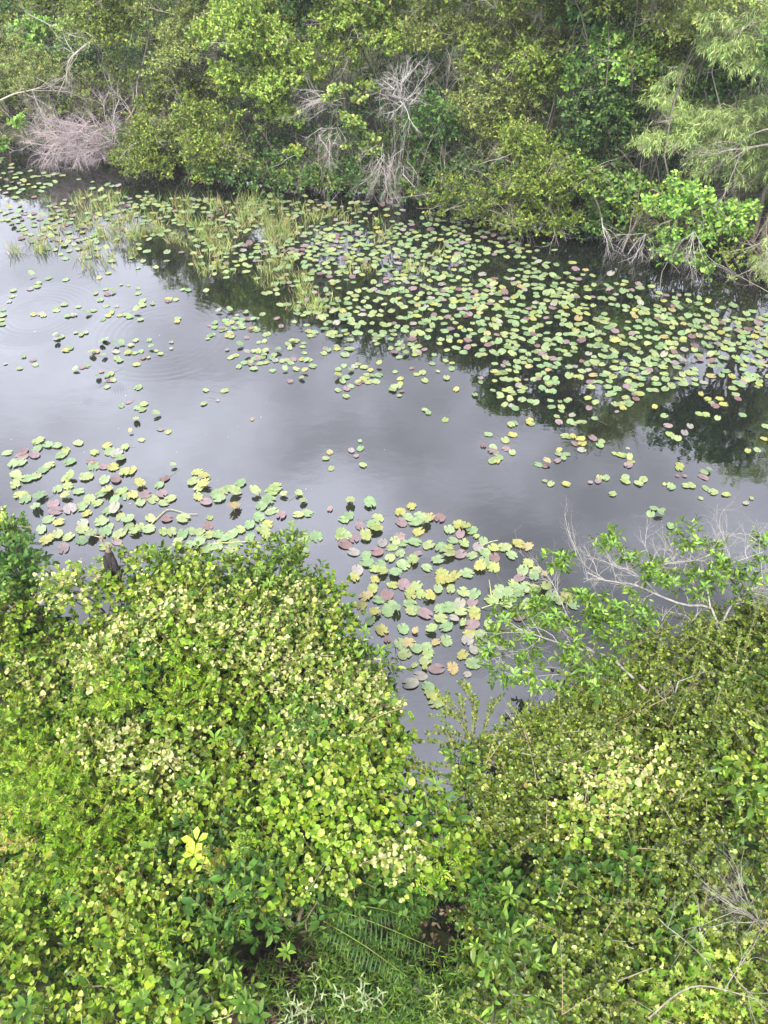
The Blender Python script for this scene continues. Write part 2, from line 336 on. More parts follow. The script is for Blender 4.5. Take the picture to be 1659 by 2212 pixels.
# water: one sheet, faint breeze and three sets of rings
m, n, l = newmat('canal_water'); p = n['Principled BSDF']
p.inputs['Base Color'].default_value = (.008, .010, .009, 1); p.inputs['Roughness'].default_value = .015; p.inputs['IOR'].default_value = 2.75
tcn = n.new('ShaderNodeTexCoord'); mp = n.new('ShaderNodeMapping'); mp.inputs['Scale'].default_value = (1, 1.6, 1); l.new(tcn.outputs['Object'], mp.inputs[0])
wz = n.new('ShaderNodeTexNoise'); wz.inputs['Scale'].default_value = 2.2; wz.inputs['Detail'].default_value = 3; l.new(mp.outputs[0], wz.inputs[0])
def wm(op, a, b=None, c=None):
    q = n.new('ShaderNodeMath'); q.operation = op
    for i, v in enumerate((a, b, c)):
        if v is None: continue
        if isinstance(v, (int, float)): q.inputs[i].default_value = v
        else: l.new(v, q.inputs[i])
    return q.outputs[0]
hgt = wm('MULTIPLY', wz.outputs[0], .0018)
for (px, py, rad, wl, amp, inner) in ((82, 678, 1.7, .17, .0013, .55), (352, 722, 2.3, .2, .00022, .7), (222, 853, .42, .07, .0008, .1), (1010, 985, 1.2, .2, .0001, .2)):
    c = Pz(px, py); vd = n.new('ShaderNodeVectorMath'); vd.operation = 'DISTANCE'; l.new(tcn.outputs['Object'], vd.inputs[0]); vd.inputs[1].default_value = (c[0], c[1], 0)
    d = vd.outputs['Value']
    win = n.new('ShaderNodeMapRange'); win.interpolation_type = 'SMOOTHSTEP'; l.new(wm('ABSOLUTE', wm('SUBTRACT', d, (rad+inner)/2+.15)), win.inputs[0])
    for i, v in ((1, (rad-inner)/2*.3), (2, (rad-inner)/2+.1), (3, 1), (4, 0)): win.inputs[i].default_value = v
    hgt = wm('ADD', hgt, wm('MULTIPLY', wm('MULTIPLY', wm('SINE', wm('MULTIPLY', d, 6.283/wl)), win.outputs[0]), amp))
bp = n.new('ShaderNodeBump'); bp.inputs['Strength'].default_value = 1; bp.inputs['Distance'].default_value = 1; l.new(hgt, bp.inputs['Height']); l.new(bp.outputs[0], p.inputs['Normal'])
g = MB(); S = 3000; g.add([(-S, -S, 0), (S, -S, 0), (S, S, 0), (-S, S, 0)], [(0, 1, 2), (0, 2, 3)], (0, 0, 0))
tag(g.build('canal_water', m), kind='structure')

# ---------------------------------------------------------------- lily pads
PC = {'g': [(.20, .27, .135), (.24, .29, .13), (.165, .25, .12)], 'y': [(.25, .29, .095), (.29, .29, .09), (.22, .29, .11)], 'p': [(.20, .145, .155), (.22, .165, .17), (.17, .11, .11)],
      'w': [(.25, .24, .22), (.26, .26, .21), (.22, .20, .20)], 'o': [(.29, .23, .11), (.30, .26, .13)]}
def E(ox, oy, s, txt, big):
    o = []
    for tk in txt.split():
        a = tk.split(','); o.append((ox+float(a[0])*s, oy+float(a[1])*s, a[2][0], 't' in a[2][1:], 's' in a[2][1:], big))
    return o
PADS = []
PADS += E(0, 929, .5, """35,100,g 60,148,g 97,140,g 90,118,p 103,95,p 148,108,p 165,52,y 160,85,g 205,65,g 245,68,g 285,90,y 270,108,g 300,142,g 218,153,g 190,172,g 158,198,g 337,57,g 80,215,y 118,212,g 68,240,y 70,195,g 285,215,y 305,208,yt 250,258,g 295,245,y 290,290,yt 345,268,g 370,205,g 405,160,g 393,138,p 410,100,y 465,68,y 475,92,g 508,100,w 540,78,g 515,128,gt 453,160,p 487,162,y 540,185,y 565,175,y 500,215,p 455,215,g 465,265,yt 520,270,y 545,290,g 500,320,gt 575,280,y 610,240,yt 632,282,p 610,310,g 662,302,g 702,278,p 688,242,g 708,215,p 712,318,g 735,300,g 85,283,y 110,302,g 180,290,gt 160,343,gt 232,320,p 245,352,p 305,345,w 350,335,g 390,305,g 435,280,g 420,320,y 378,362,y 500,345,wt 470,352,g 522,380,g 435,388,y 357,402,w 260,400,y 250,450,g 300,462,g 360,435,g 350,478,g 400,455,gt 455,445,g 435,400,g 470,425,g 520,450,g 560,425,g 582,445,yt 605,420,g 640,430,g 555,390,gt 648,382,g 725,385,p 797,385,g 503,483,p 450,505,g 275,515,p 215,385,g 180,430,g 200,480,y 748,158,gts 857,182,y 882,208,yt 840,222,g 888,240,yt 858,255,g 855,288,y 888,312,p 935,275,g 965,270,g 990,255,g 1035,235,g 1020,275,gt 945,300,g 1012,345,ot 905,380,ys 900,418,p 1108,278,gt 1130,332,g 1165,305,g 1170,270,y 1195,250,y 1178,352,g 1228,285,gts 1290,280,yts 1312,312,gts 1120,382,g 1080,410,g 1215,372,p 1330,362,g 1285,368,g 1158,408,y 1135,430,y 705,440,y 745,445,g 790,450,g 830,440,g 865,440,g 905,455,y 945,450,g 870,470,g 770,500,gt 810,500,g 860,500,gt 900,510,g 940,500,g 1020,495,g 1035,432,y 1000,455,g 965,470,g 1310,468,g 1368,465,g 815,560,p 1305,530,g 1275,560,g 1150,450,y 1425,345,ps 715,535,g 640,520,g 985,520,g 1080,470,g""", 1)
PADS += E(730, 1061.8, .28, """95,95,gt 250,105,gt 85,185,g 40,220,g 310,215,g 170,268,p 275,258,g 285,300,yt 25,310,y 70,345,g 20,350,g 215,350,yt 125,365,p 50,410,p 345,395,w 475,350,p 440,380,g 410,435,g 500,400,g 115,470,w 295,468,p 215,505,g 480,485,g 480,165,y 565,120,y 530,200,g 625,188,g 485,240,p 590,240,g 680,250,gt 710,200,o 785,210,p 625,310,y 600,395,g 705,415,g 790,440,g 855,295,g 935,265,y 985,280,yt 1030,305,g 945,330,p 880,380,g 970,400,y 855,450,yt 1065,350,ys 1120,380,g 1080,425,w 1030,500,g 950,485,p 850,495,gt 775,530,g 1195,435,y 1280,435,g 1130,470,g 1205,508,p 1400,410,y 1460,430,o 1345,500,g 1130,540,g 1200,590,y 1100,585,yt 400,520,g 325,560,g 215,550,g 510,575,g 575,545,yt 620,480,ps 690,595,g 150,605,w 130,670,y 275,600,y 340,635,yt 285,690,y 450,650,gt 430,725,y 510,728,p 610,730,g 380,798,p 265,760,y 210,815,o 310,840,g 405,875,g 180,885,y 385,920,g 450,930,gt 560,800,y 640,800,y 700,820,yt 560,870,g 570,930,g 625,930,g 680,950,p 250,995,g 290,945,yt 800,640,y 790,690,y 900,650,y 1000,635,g 860,690,yt 770,750,g 870,760,g 965,775,g 1055,790,g 940,865,w 1040,855,p 785,915,g 855,900,g 955,935,g 1040,915,y 1055,960,y 800,985,g 890,990,wts 965,1020,yts 1025,1035,p 830,1053,g 1015,1095,y 1095,1110,g 500,1058,g 340,1075,y 600,1085,ots 715,1075,yt 380,1150,ps 480,1175,g 550,1170,o 600,1210,g 520,1258,g 675,1205,g 695,1250,y 760,1165,os 835,1148,g 1000,1150,w 1050,1215,w 965,1260,y 595,1340,gs 680,1310,g 770,1370,p 885,1355,o 1050,1330,g 995,1415,ws 630,1425,w 550,1485,w 690,1505,g 720,1560,y 760,1635,g 670,1370,yts 1465,560,y 1425,610,g 1400,672,p 1510,660,g 1520,620,y 1350,715,y 1245,745,g 1180,835,y 1300,790,g 1400,790,g 1440,750,g 1510,750,g 1340,830,g 1465,855,g 1545,945,g 1400,970,p 1600,750,yt 1290,870,g 1180,1050,y 1460,1100,y 1590,640,os 1250,800,g 1370,760,g 1650,800,g 1700,840,g 1760,830,y 1820,880,g""", 1)
PADS += E(0, 464.5, .4, """265,342,g 358,350,g 210,370,g 205,388,y 162,400,w 75,410,g 63,440,y 50,470,w 18,515,g 12,545,g 10,570,y 8,593,g 350,485,g 305,502,g 303,517,g 178,538,y 215,536,w 235,546,g 370,546,g 398,543,w 425,498,g 573,402,g 518,424,g 577,430,p 612,415,yt 542,462,g 655,377,gs 692,382,gs 745,398,g 748,424,g 772,462,g 763,480,g 768,492,g 822,480,g 577,492,g 630,495,w 510,517,g 480,534,gt 602,520,g 602,532,y 583,545,y 555,567,g 650,543,y 682,540,y 705,552,g 742,522,gt 756,568,g 915,455,y 945,460,g 910,465,p 985,405,g 1015,407,g 1112,412,g 957,562,g 957,578,y 175,328,gt 535,342,o 583,316,g 1180,525,wt 1243,520,gt 1330,520,ws 1278,543,ws 1250,580,y 1157,610,g 1137,652,g 1120,670,ys 1245,642,y 1230,652,o 1250,662,y 1385,624,g 300,660,gt 325,662,g 305,688,wt 383,718,g 360,733,y 128,768,g 175,786,p 193,812,g 105,830,g 28,807,ws 412,638,gs 462,635,g 440,648,y 573,680,gt 550,700,gt 622,705,gt 657,698,gt 625,740,w 708,707,g 732,681,g 806,678,g 495,753,yt 518,742,o 560,768,gt 632,775,y 650,788,g 690,748,y 723,747,g 760,740,g 816,720,gt 842,735,ys 868,752,g 773,775,p 802,773,gs 743,808,y 412,838,gt 447,822,p 470,817,g 548,847,p 600,862,y 578,873,g 530,878,gt 593,895,p 612,892,g 577,932,g 745,935,g 925,688,ws 925,722,ws 655,1030,g 692,1013,p 780,1022,y 740,1045,g 765,1055,g 843,1082,gt 737,1115,gt 863,1158,w 912,1172,y 708,1173,ots 768,1217,g 420,1234,g 1113,950,g 1103,1020,g 1174,1002,ws 1216,950,g 1362,1103,os 1370,737,g 1300,708,gt 1228,730,ws 1338,755,wt 1270,760,g 1250,770,g 1413,775,g 1372,780,g 1290,822,g 1357,810,p 1368,832,g 1474,843,g 1487,788,w 1525,788,g 1583,780,p 1500,735,gt 1480,760,g 1540,838,gt 1568,900,p 1628,885,gt 1645,850,yt 1600,683,g 1575,688,yt""", 0)
PADS += E(995.4, 530.9, .4, """290,880,g 272,970,g 290,962,g 145,1020,g 238,1050,g 277,1022,y 122,1082,p 175,1095,g 165,1110,p 190,1122,p 242,1098,p 277,1115,g 200,1145,g 172,1162,g 195,1165,y 367,953,y 265,772,g 325,762,g 345,770,y 232,725,g 262,728,g 220,692,y 298,682,y 305,727,y 180,731,ys 355,725,ps 420,703,y 418,720,p 460,728,gt 472,748,y 518,738,g 440,772,g 470,785,g 497,790,g 720,735,g 790,765,g 840,780,g 795,808,g 940,800,p 895,825,p 1018,782,g 680,835,yt 692,878,p 720,865,yt 603,915,w 830,855,g 855,860,g 875,878,y 905,865,g 840,900,ps 725,936,g 660,955,g 635,962,gt 610,962,g 590,955,g 530,957,p 575,1035,g 605,1033,y 558,1030,g 640,1055,yt 655,1070,y 618,1072,p 710,1040,p 758,1058,g 748,1078,g 655,1103,w 530,1105,y 525,1125,g 573,1128,g 553,1150,g 520,1165,p 460,1175,ot 455,1192,ps 415,1182,g 456,1273,gs 487,1287,g 571,1290,y 817,1343,y 697,1280,ws 748,1252,g 783,1257,g 742,1270,p 887,1255,g 885,1272,y 983,1267,g 962,1288,g 900,1094,ws 830,1125,ys 855,1130,y 878,1135,y 907,1152,yt 915,1170,y 903,1187,p 1046,872,y 1115,973,p 1237,975,w 1207,1010,w 1130,1022,y 1150,1040,g 1172,1042,g 1100,918,g 1180,1185,y 1178,1203,y 1170,1245,ps 1207,1245,ps 1310,1225,g 1335,1220,gt 1300,1245,p 1315,1252,p 1100,1288,ys 1130,1292,g 1135,1308,g 1213,1298,g 1240,1295,g 1325,1313,g 1360,1332,g 1293,1365,gs 1435,1345,y 1570,1368,ys 1540,1392,ws 1037,1422,g 1025,1448,g 1075,1455,gt 1090,1428,gs 1132,1512,g 1290,912,y 1325,917,y 1385,933,g 1518,917,g 1550,1107,y 1600,1107,g 1640,1045,y 1370,870,p 1400,830,y 1420,860,y 1330,830,y 1295,800,y 1350,850,g 1480,805,g 1495,830,p 1650,980,g""", 0)

PADS += E(0, 929, .5, "1405,125,g 1425,98,o 1432,165,g 1517,88,w 1558,80,g 1555,48,gs 1538,115,ps 1570,155,g", 0)
PADS += E(464.5, 464.5, .32, """870,1017,g 832,1045,g 940,1023,w 915,1055,gt 1010,1030,g 1047,1052,y 1105,1020,yt 1107,1084,g 1023,1100,g 985,1110,p 968,1140,p 835,1095,yt 888,1098,g 860,1124,g 1085,1125,g 915,1157,g 890,1170,p 832,1187,g 887,1228,g 1265,1192,ps 1242,1223,gs 1253,1105,y 1358,1078,y 1400,1068,g 1415,1118,g 1503,1058,gs 1562,1100,g 1350,945,y 1290,940,gt 1185,903,g 1320,877,g 1338,900,g 1375,890,g 1410,913,p 1250,880,p 1250,858,g 750,735,g 797,795,g 793,820,g 877,797,gt 832,840,gt 910,847,g 823,890,g 820,905,y 895,905,g 920,908,g 885,945,g 870,950,g 767,913,g 745,900,p 733,933,g 640,818,g 632,788,y 675,796,g 1185,843,g 1335,830,p 1275,770,g 1290,760,g 1380,790,g 1230,755,g 1110,830,g 1120,820,y 1080,815,g 1130,790,g 1050,790,g 980,805,g 945,800,g 960,790,g 960,760,g 940,740,g 930,715,g 985,728,g 1000,735,g 1060,735,g 1205,735,p 1415,1318,g 1440,1340,g 1555,1382,y""", 0)
def padmesh(rs, ln, code, ragged, holes=0):
    """a floating leaf: heart with a notch at the stem, gently cupped, chewed rim"""
    nn = 42; an = np.linspace(R(14), R(346), nn)          # notch opens towards -Y
    th = an-math.pi/2*0
    x = np.sin(th+math.pi); y = np.cos(th+math.pi)
    prof = .5*(1+.16*(y > 0)*y)*np.where(np.abs(an-math.pi) > 2.45, .93, 1)
    rg = np.zeros(nn)
    if ragged:
        for _ in range(rs.randint(2, 4)+2*ragged):
            c = rs.randint(1, nn-1); rg[c] -= rs.uniform(.06, .19)*.5*(1+.25*ragged)
            if rs.rand() < .5: rg[max(0, c-1)] -= rs.uniform(0, .08)
        rg += rs.normal(0, .012+.012*ragged, nn)+.011*ragged*np.where(np.arange(nn) % 2, 1, -1)
    rr = prof+rg; w_ = rs.uniform(.70, .88)
    X = x*rr*w_; Y = y*rr
    cup = rs.uniform(.0, .09)*(1+1.5*ragged*.3); fold = rs.uniform(-.02, .07)
    Zr = cup*rr**2+fold*np.abs(X)*1.0+.018*np.sin(an*rs.randint(3, 7)+rs.uniform(0, 6))+.008*rs.normal(size=nn)
    v = [(0, -.12, 0)]+[(a, b, max(c, 0)) for a, b, c in zip(X*.55, (Y+.12)*.55-.12, Zr*.4)]+[(a, b, c) for a, b, c in zip(X, Y, Zr)]
    t = [(0, i+1, i+2) for i in range(nn-1)]
    for i in range(nn-1): t += [(1+i, 1+nn+i, 2+nn+i), (1+i, 2+nn+i, 2+i)]
    v = np.array(v)*ln; base = np.array(PC[code][rs.randint(len(PC[code]))])*rs.uniform(.85, 1.12)
    c = np.repeat(base[None], len(v), 0)
    if code in 'gy':                                     # yellowing or browning rims on some leaves
        if rs.rand() < .45:
            k2 = rs.choice(nn, rs.randint(3, 12), replace=False)+1+nn; c[k2] = c[k2]*.4+np.array([(.55, .48, .10), (.42, .30, .12)][rs.randint(2)])*.6
    c *= (1+rs.normal(0, .07, (len(v), 1)))
    return v, np.array(t)[:, [0, 2, 1]], c
def rotz(v, a):
    c, s = math.cos(a), math.sin(a); return v@np.array([[c, s, 0], [-s, c, 0], [0, 0, 1]])
def rotx(v, a):
    c, s = math.cos(a), math.sin(a); return v@np.array([[1, 0, 0], [0, c, s], [0, -s, c]])
rs = np.random.RandomState(5)
POS = []
for (px, py, code, tl, sm_, big) in PADS:
    P = Pz(px, py); ln = (.28 if big else .2)*rs.uniform(.85, 1.15)*(.62 if sm_ else 1)
    if big and px > 700: ln *= .95
    POS.append((P, code, tl, ln, big, px, py))
order = sorted(range(len(POS)), key=lambda i: -POS[i][3]/depth(POS[i][0]))
indiv = set(order[:300])
names = {'g': 'green', 'y': 'yellow-green', 'p': 'purple-brown', 'w': 'pale greyish', 'o': 'rusty orange'}
def near_word(i, skip=()):
    px, py = POS[i][5:7]; best = None
    for j, q in enumerate(POS):
        if j == i or q[1] == POS[i][1] or j in skip: continue
        d = math.hypot(q[5]-px, (q[6]-py)*1.3)
        if best is None or d < best[0]: best = (d, j)
    j = best[1]; dx, dy = px-POS[j][5], (py-POS[j][6])*1.3
    w_ = ('right of' if dx > 0 else 'left of') if abs(dx) > abs(dy) else ('below' if dy > 0 else 'above')
    return j, f"{w_} a {names[POS[j][1]].replace('orange', 'orange').replace(' ', '-')} pad"
def where(px, py):
    if py > 1300: return 'in the narrow inlet'
    if px < 380 and py > 930: return 'near the left border' if px < 130 else 'in upper near left patch' if py < 1035 else 'in lower near left patch'
    if px < 700 and py > 930: return 'off the thicket tip'
    if px >= 700 and py > 1040: return 'in middle patch, '+('left side' if px < 890 else 'centre' if px < 1060 else 'right side')
    return 'on open water, '+('right' if px > 950 else 'middle' if py > 840 else 'left')
rest = MB(); stalk_rest = MB(); lab_count = {}
for i, (P, code, tl, ln, big, px, py) in enumerate(POS):
    rg = 0
    if big: rg = 2 if code in 'yo' else (1 if code == 'g' else 0)
    elif code in 'yo': rg = 1
    v, t, c = padmesh(rs, ln, code, rg)
    tilt = rs.uniform(.15, .38) if tl else rs.uniform(0, .07)
    az = rs.uniform(0, 6.28); v = rotz(rotx(v, tilt*rs.choice([-1, 1])), az)
    zb = -float(v[:, 2].min())+(.03+rs.uniform(0, .05) if tl else .004)+.012*rs.rand()*(1 if big else .4)+(i % 7)*.0025
    v = v+[0, 0, zb]
    if i in indiv:
        mb = MB(); mb.add(v, t, c); size = 'small ' if ln < (.26 if big else .18) else 'large ' if ln > .35 else ''
        st = 'torn' if rg == 2 else 'nibbled' if rg == 1 else 'smooth'
        st = st+(' tilted' if tl else ' flat')
        wh = where(px, py); base = f'{size}{names[code]} {st} lily pad {wh}'; j1, w1 = near_word(i); lab = f'{base}, {w1}'
        if lab in lab_count: lab = f'{base}, {near_word(i, (j1,))[1]}'
        if len(lab.replace('-', ' ').split()) > 16 or len(lab.split()) > 16: lab = lab.replace(' flat', '').replace(' smooth', '')
        lab_count[lab] = 1
        o = mb.build('lily_pad', M_pad, None); o.location = (float(P[0]), float(P[1]), 0)
        tag(o, lab, 'lily pad', f'lily pads {wh}')
        if tl:
            top = v[0]; e_ = np.array([rs.uniform(-.12, .12), rs.uniform(-.12, .12), -.12])
            sb = MB(); tubes(sb, spline([top, (top+e_)/2+[.02, 0, .01], e_], 5)[None], np.full((1, 5), .005), (.35, .30, .12), 4)
            sb.build('stalk', M_bark, o)
    else: rest.add(v+np.array([P[0], P[1], 0]), t, c)
# the dense belt along the far bank
def inband(px, py):
    up = np.interp(px, [0, 60, 150, 400, 650, 900, 1050, 1150, 1300, 1500, 1659], [335, 355, 380, 430, 430, 440, 480, 530, 590, 640, 670])
    lo = np.interp(px, [0, 120, 250, 400, 550, 620, 700, 850, 1000, 1060, 1200, 1350, 1480, 1659], [500, 560, 585, 590, 620, 690, 720, 735, 765, 790, 825, 880, 830, 860])
    return up, lo
n = 0; tries = 0; grid = {}
while n < 1700 and tries < 90000:
    tries += 1; px = rs.uniform(-40, 1700); py = rs.uniform(330, 900); up, lo = inband(px, py)
    if not up < py < lo: continue
    f = (py-up)/(lo-up); cl = snoise(px*1.0, py*1.6, .035, 7)*.5+.5
    dens = np.interp(px, [0, 200, 450, 600, 800, 1659], [.62, .6, .5, .8, 1, .95])*np.interp(f, [0, .15, .6, .85, 1], [.6 if px < 1000 else .5, 1, 1, .62, .15])*(.25+.95*cl)
    if px > 1180 and f < .2: dens *= .4
    if 200 < px < 420 and f > .55: dens *= .4
    if rs.rand() > dens: continue
    P = Pz(px, py); key = (int(P[0]/.5), int(P[1]/.5)); ok = True
    for a in (-1, 0, 1):
        for b in (-1, 0, 1):
            for q_ in grid.get((key[0]+a, key[1]+b), ()):
                if (q_[0]-P[0])**2+(q_[1]-P[1])**2 < .155**2: ok = False
    if not ok: continue
    grid.setdefault(key, []).append(P); n += 1
    code = rs.choice(list('gypwo'), p=[.73, .11, .09, .05, .02]); tl = rs.rand() < .22; ln = rs.uniform(.175, .275)
    v, t, c = padmesh(rs, ln, code, int(rs.rand() < .3)); v = rotz(rotx(v, (rs.uniform(.1, .3) if tl else rs.uniform(0, .1))*rs.choice([-1, 1])), rs.uniform(0, 6.28))
    lift = rs.uniform(.02, .16) if (tl and rs.rand() < .6) else .004
    v = v+[P[0], P[1], -v[:, 2].min()+lift+rs.rand()*.02]; rest.add(v, t, c)
    if lift > .03: tubes(rest, spline([v[0], (v[0]+[P[0], P[1], -.1])/2+[.01, .01, 0], [P[0], P[1]+.02, -.1]], 4)[None], np.full((1, 4), .005), (.30, .30, .12), 3)
for q_ in range(46):
    cx_, cy_ = rs.uniform(430, 1230), rs.uniform(0, 1)**1.3; cy_ = np.interp(cx_, [430, 620, 850, 1050, 1230], [640, 700, 740, 785, 835])+cy_*105
    for _ in range(rs.randint(2, 6)):
        P = Pz(cx_+rs.normal(0, 17), cy_+rs.normal(0, 9)); v, t, c = padmesh(rs, rs.uniform(.15, .23), rs.choice(list('gypw'), p=[.72, .13, .1, .05]), 0)
        v = rotz(rotx(v, rs.choice([0, 0, .2])), rs.uniform(0, 6.28)); rest.add(v+[P[0], P[1], -v[:, 2].min()+.004+rs.rand()*.01], t, c)
for q_ in range(110):                                    # thin stems at the surface and pale specks of fallen petals
    a = POS[rs.randint(len(POS))][0]; d = np.array([rs.normal(0, .25), rs.normal(0, .25), 0]); P = spline([a+[0, 0, .003], a+d*.5+rs.normal(0, .03, 3)*[1, 1, 0]+[0, 0, .003], a+d+[0, 0, .002]], 6)
    tubes(rest, P[None], np.full((1, 6), .0035), (.16, .155, .13), 3)
for q_ in range(90):
    a = Pz(rs.uniform(0, 1659), rs.uniform(600, 1600), .004); u_ = rs.normal(0, 1, 2)*.011; rest.add([a+[u_[0], u_[1], 0], a+[-u_[1], u_[0], .001], a-[u_[0], u_[1], 0]], [(0, 1, 2)], (.5, .5, .48))
tag(rest.build('lily_cover', M_pad), 'dense belt of floating green, yellow and purple lily pads along the far bank', 'lily pads', kind='stuff')
# pale stalks lying on the water
for (pts, lab) in (([(645, 415), (690, 370), (725, 342), (770, 350), (810, 362), (855, 362)], 'long curved pale stalk lying among the near left pads'), ([(920, 490), (1000, 485), (1060, 482), (1130, 486)], 'straight straw-coloured stalk off the tip of the near left thicket')):
    mb = MB(); P = spline([Pz(a*.5, 929+b*.5, .03) for a, b in pts], 12); c0 = P.mean(0)*[1, 1, 0]
    tubes(mb, P[None], np.linspace(.012, .006, 12)[None], (.45, .42, .2), 5); tag(mb.build('floating_stalk', M_bark, loc=c0), lab, 'stalk')
for (x0, y0, x1, y1, lab) in ((1115, 415, 1235, 375, 'short pale stalk poking out of the top of the middle patch'), (1110, 900, 1260, 862, 'pale stalk lying at the right side of the middle patch'), (1185, 820, 1165, 680, 'upright green reed stalk in the middle patch')):
    mb = MB(); A = Pz(730+x0*.28, 1061.8+y0*.28, .02); B = Pz(730+x1*.28, 1061.8+y1*.28, .12); P = spline([A, (A+B)/2+[0, 0, .03], B], 6); c0 = A*[1, 1, 0]
    tubes(mb, P[None], np.linspace(.012, .005, 6)[None], (.42, .46, .2), 5); tag(mb.build('floating_stalk', M_bark, loc=c0), lab, 'stalk')

# ---------------------------------------------------------------- sedge and reeds in the shallows (uncountable blades)
g = MB(); rs = np.random.RandomState(11)
REED = [(200, 430, 60, 40, 520), (330, 470, 90, 35, 520), (430, 500, 70, 40, 520), (560, 460, 80, 35, 820), (470, 540, 40, 40, 330), (600, 560, 40, 50, 300), (640, 620, 30, 40, 220), (240, 500, 60, 40, 240), (130, 480, 90, 30, 230), (80, 520, 80, 30, 150),
        (600, 490, 50, 30, 420), (690, 640, 25, 35, 130), (800, 520, 60, 60, 160), (180, 540, 60, 35, 180), (400, 430, 120, 20, 300), (700, 450, 60, 20, 180), (890, 560, 60, 40, 90)]
for (px, py, rx, ry, cnt) in REED:
    k_ = 0
    while k_ < cnt:
        tuft = Pz(px+rs.normal(0, rx*.55), py+rs.normal(0, ry*.55)+18, 0); m_ = rs.randint(10, 26); k_ += m_*1.15
        if not -18 < tuft[0] < 5: continue
        b = tuft+rs.normal(0, .11, (m_, 3))*[1, 1, 0]; hgt_ = rs.uniform(.2, .6, m_)*(.8 if ry > 36 else 1)
        lean = rs.normal(0, .42, (m_, 3))+rs.normal(0, .15, 3); lean[:, 2] = 1; lean = nrm(lean)
        mid = b+lean*hgt_[:, None]*.55; tip = b+lean*hgt_[:, None]+rs.normal(0, .14, (m_, 3))*hgt_[:, None]-np.array([0, 0, .06])*hgt_[:, None]
        side = nrm(np.cross(lean, rs.normal(0, 1, (m_, 3))))*.008
        v = np.stack([b-side, b+side, mid-side*.8, mid+side*.8, tip], 1).reshape(-1, 3)
        t = (np.array([(0, 1, 3), (0, 3, 2), (2, 3, 4)])[None]+(np.arange(m_)*5)[:, None, None]).reshape(-1, 3)
        c = pal(rs, m_, [(.28, .36, .11), (.42, .40, .18), (.32, .22, .13), (.19, .29, .07)], [4, 4, 1.6, 4]); g.add(v, t, np.repeat(c, 5, 0))
tag(g.build('sedge', M_grass), 'tan and green sedge growing in the shallows by the far bank', 'sedge', kind='stuff')

#@@VEGETATION
PART = {'vine': 'vine_leaves', 'pale': 'young_vine_leaves', 'heart': 'heart_leaves', 'fine': 'feathery_leaves', 'rust': 'rusty_leaves', 'glossy': 'glossy_leaves', 'deep': 'shade_leaves', 'coco': 'round_leaves', 'maple': 'lobed_leaves'}
def plant(name, label, cat, group, foot, parts, limb_col=BARK, r0=.05, seed=0, dm=1.15, tw=.5, nl=9, extra=None, sm=1., bark='trunk', sag=0.):
    """one shrub or tree: an Empty at its foot > trunk (limbs) and one crown mesh for each kind of leaf"""
    rs = np.random.RandomState(seed+1000); t = thing(name, foot, label, cat, group); foot = np.array(foot, float)
    bm = MB(); allc = [c for _, cl in parts for c in cl]
    if allc:
        pick = [allc[i] for i in rs.choice(len(allc), min(nl, len(allc)), replace=False)]
        limbs(bm, rs, foot-[0, 0, .1], [c[:3] for c in pick], r0, limb_col, sag=sag)
    for i, (kind, cl) in enumerate(parts):
        if not len(cl): continue
        mb = MB(); foliage(mb, bm, rs, cl, kind, dm, tw, sm, wood=None)
        if extra and i == 0: extra(mb, bm, rs)
        if kind in ('olive', 'khaki', 'broad', 'willow', 'dark', 'myrtle') and bark != 'x':
            for c in [cl[j] for j in rs.choice(len(cl), min(len(cl), 12 if kind in ('khaki', 'willow', 'olive') else 5), replace=False)]:
                grow(bm, rs, c[:3], (rs.normal(0, 1), rs.normal(-.7, .6), rs.normal(.25, .6)), rs.uniform(.7, 1.5), .011, 3, (.34, .31, .27), kids=4, spread=.5, wob=.22)
        nm = 'crown' if len(parts) == 1 and kind in ('olive', 'khaki', 'myrtle', 'broad', 'dark', 'willow', 'vinefar') else PART.get(kind, 'leaves')
        o = mb.build(nm, K[kind]['mat'], t, loc=foot)
        o.parent = t
    o = bm.build(bark, M_bark, t, loc=foot, smooth=True)
    return t

# ---------------------------------------------------------------- far bank
def crown(px, py, rx, ry, Y, rs, rmin=.38, dn=1.7):
    rx *= 1.18; ry *= 1.12
    c = PY(px, py, Y); s = depth(c)/FD; rx, rz = rx*s, ry*s; rd = (rx+rz)/2*.95; gr = float(gz(c[0], c[1]))
    n = int(max(5, dn*3.9*((rx*rd+rx*rz+rd*rz)/3)/(.55**2)))
    out = []
    for _ in range(n):
        u = nrm(rs.normal(0, 1, 3)); u[1] = u[1] if rs.rand() < .35 else -abs(u[1]); u[2] = u[2] if rs.rand() < .35 else abs(u[2])
        k = rs.uniform(.4, 1.08) if rs.rand() < .85 else rs.uniform(1.05, 1.4); k *= 1+.13*math.sin(u[0]*5+px)*math.cos(u[2]*6+py); r = rs.uniform(rmin*.5, rmin*1.5)*min(1, .4+min(rx, rz)*.6)
        p = c+u*np.array([rx, rd, rz])*k
        if p[2] < .35: continue
        out.append((p[0], p[1], p[2], r*1.05, r*1.05, r*.85))
    return out, c
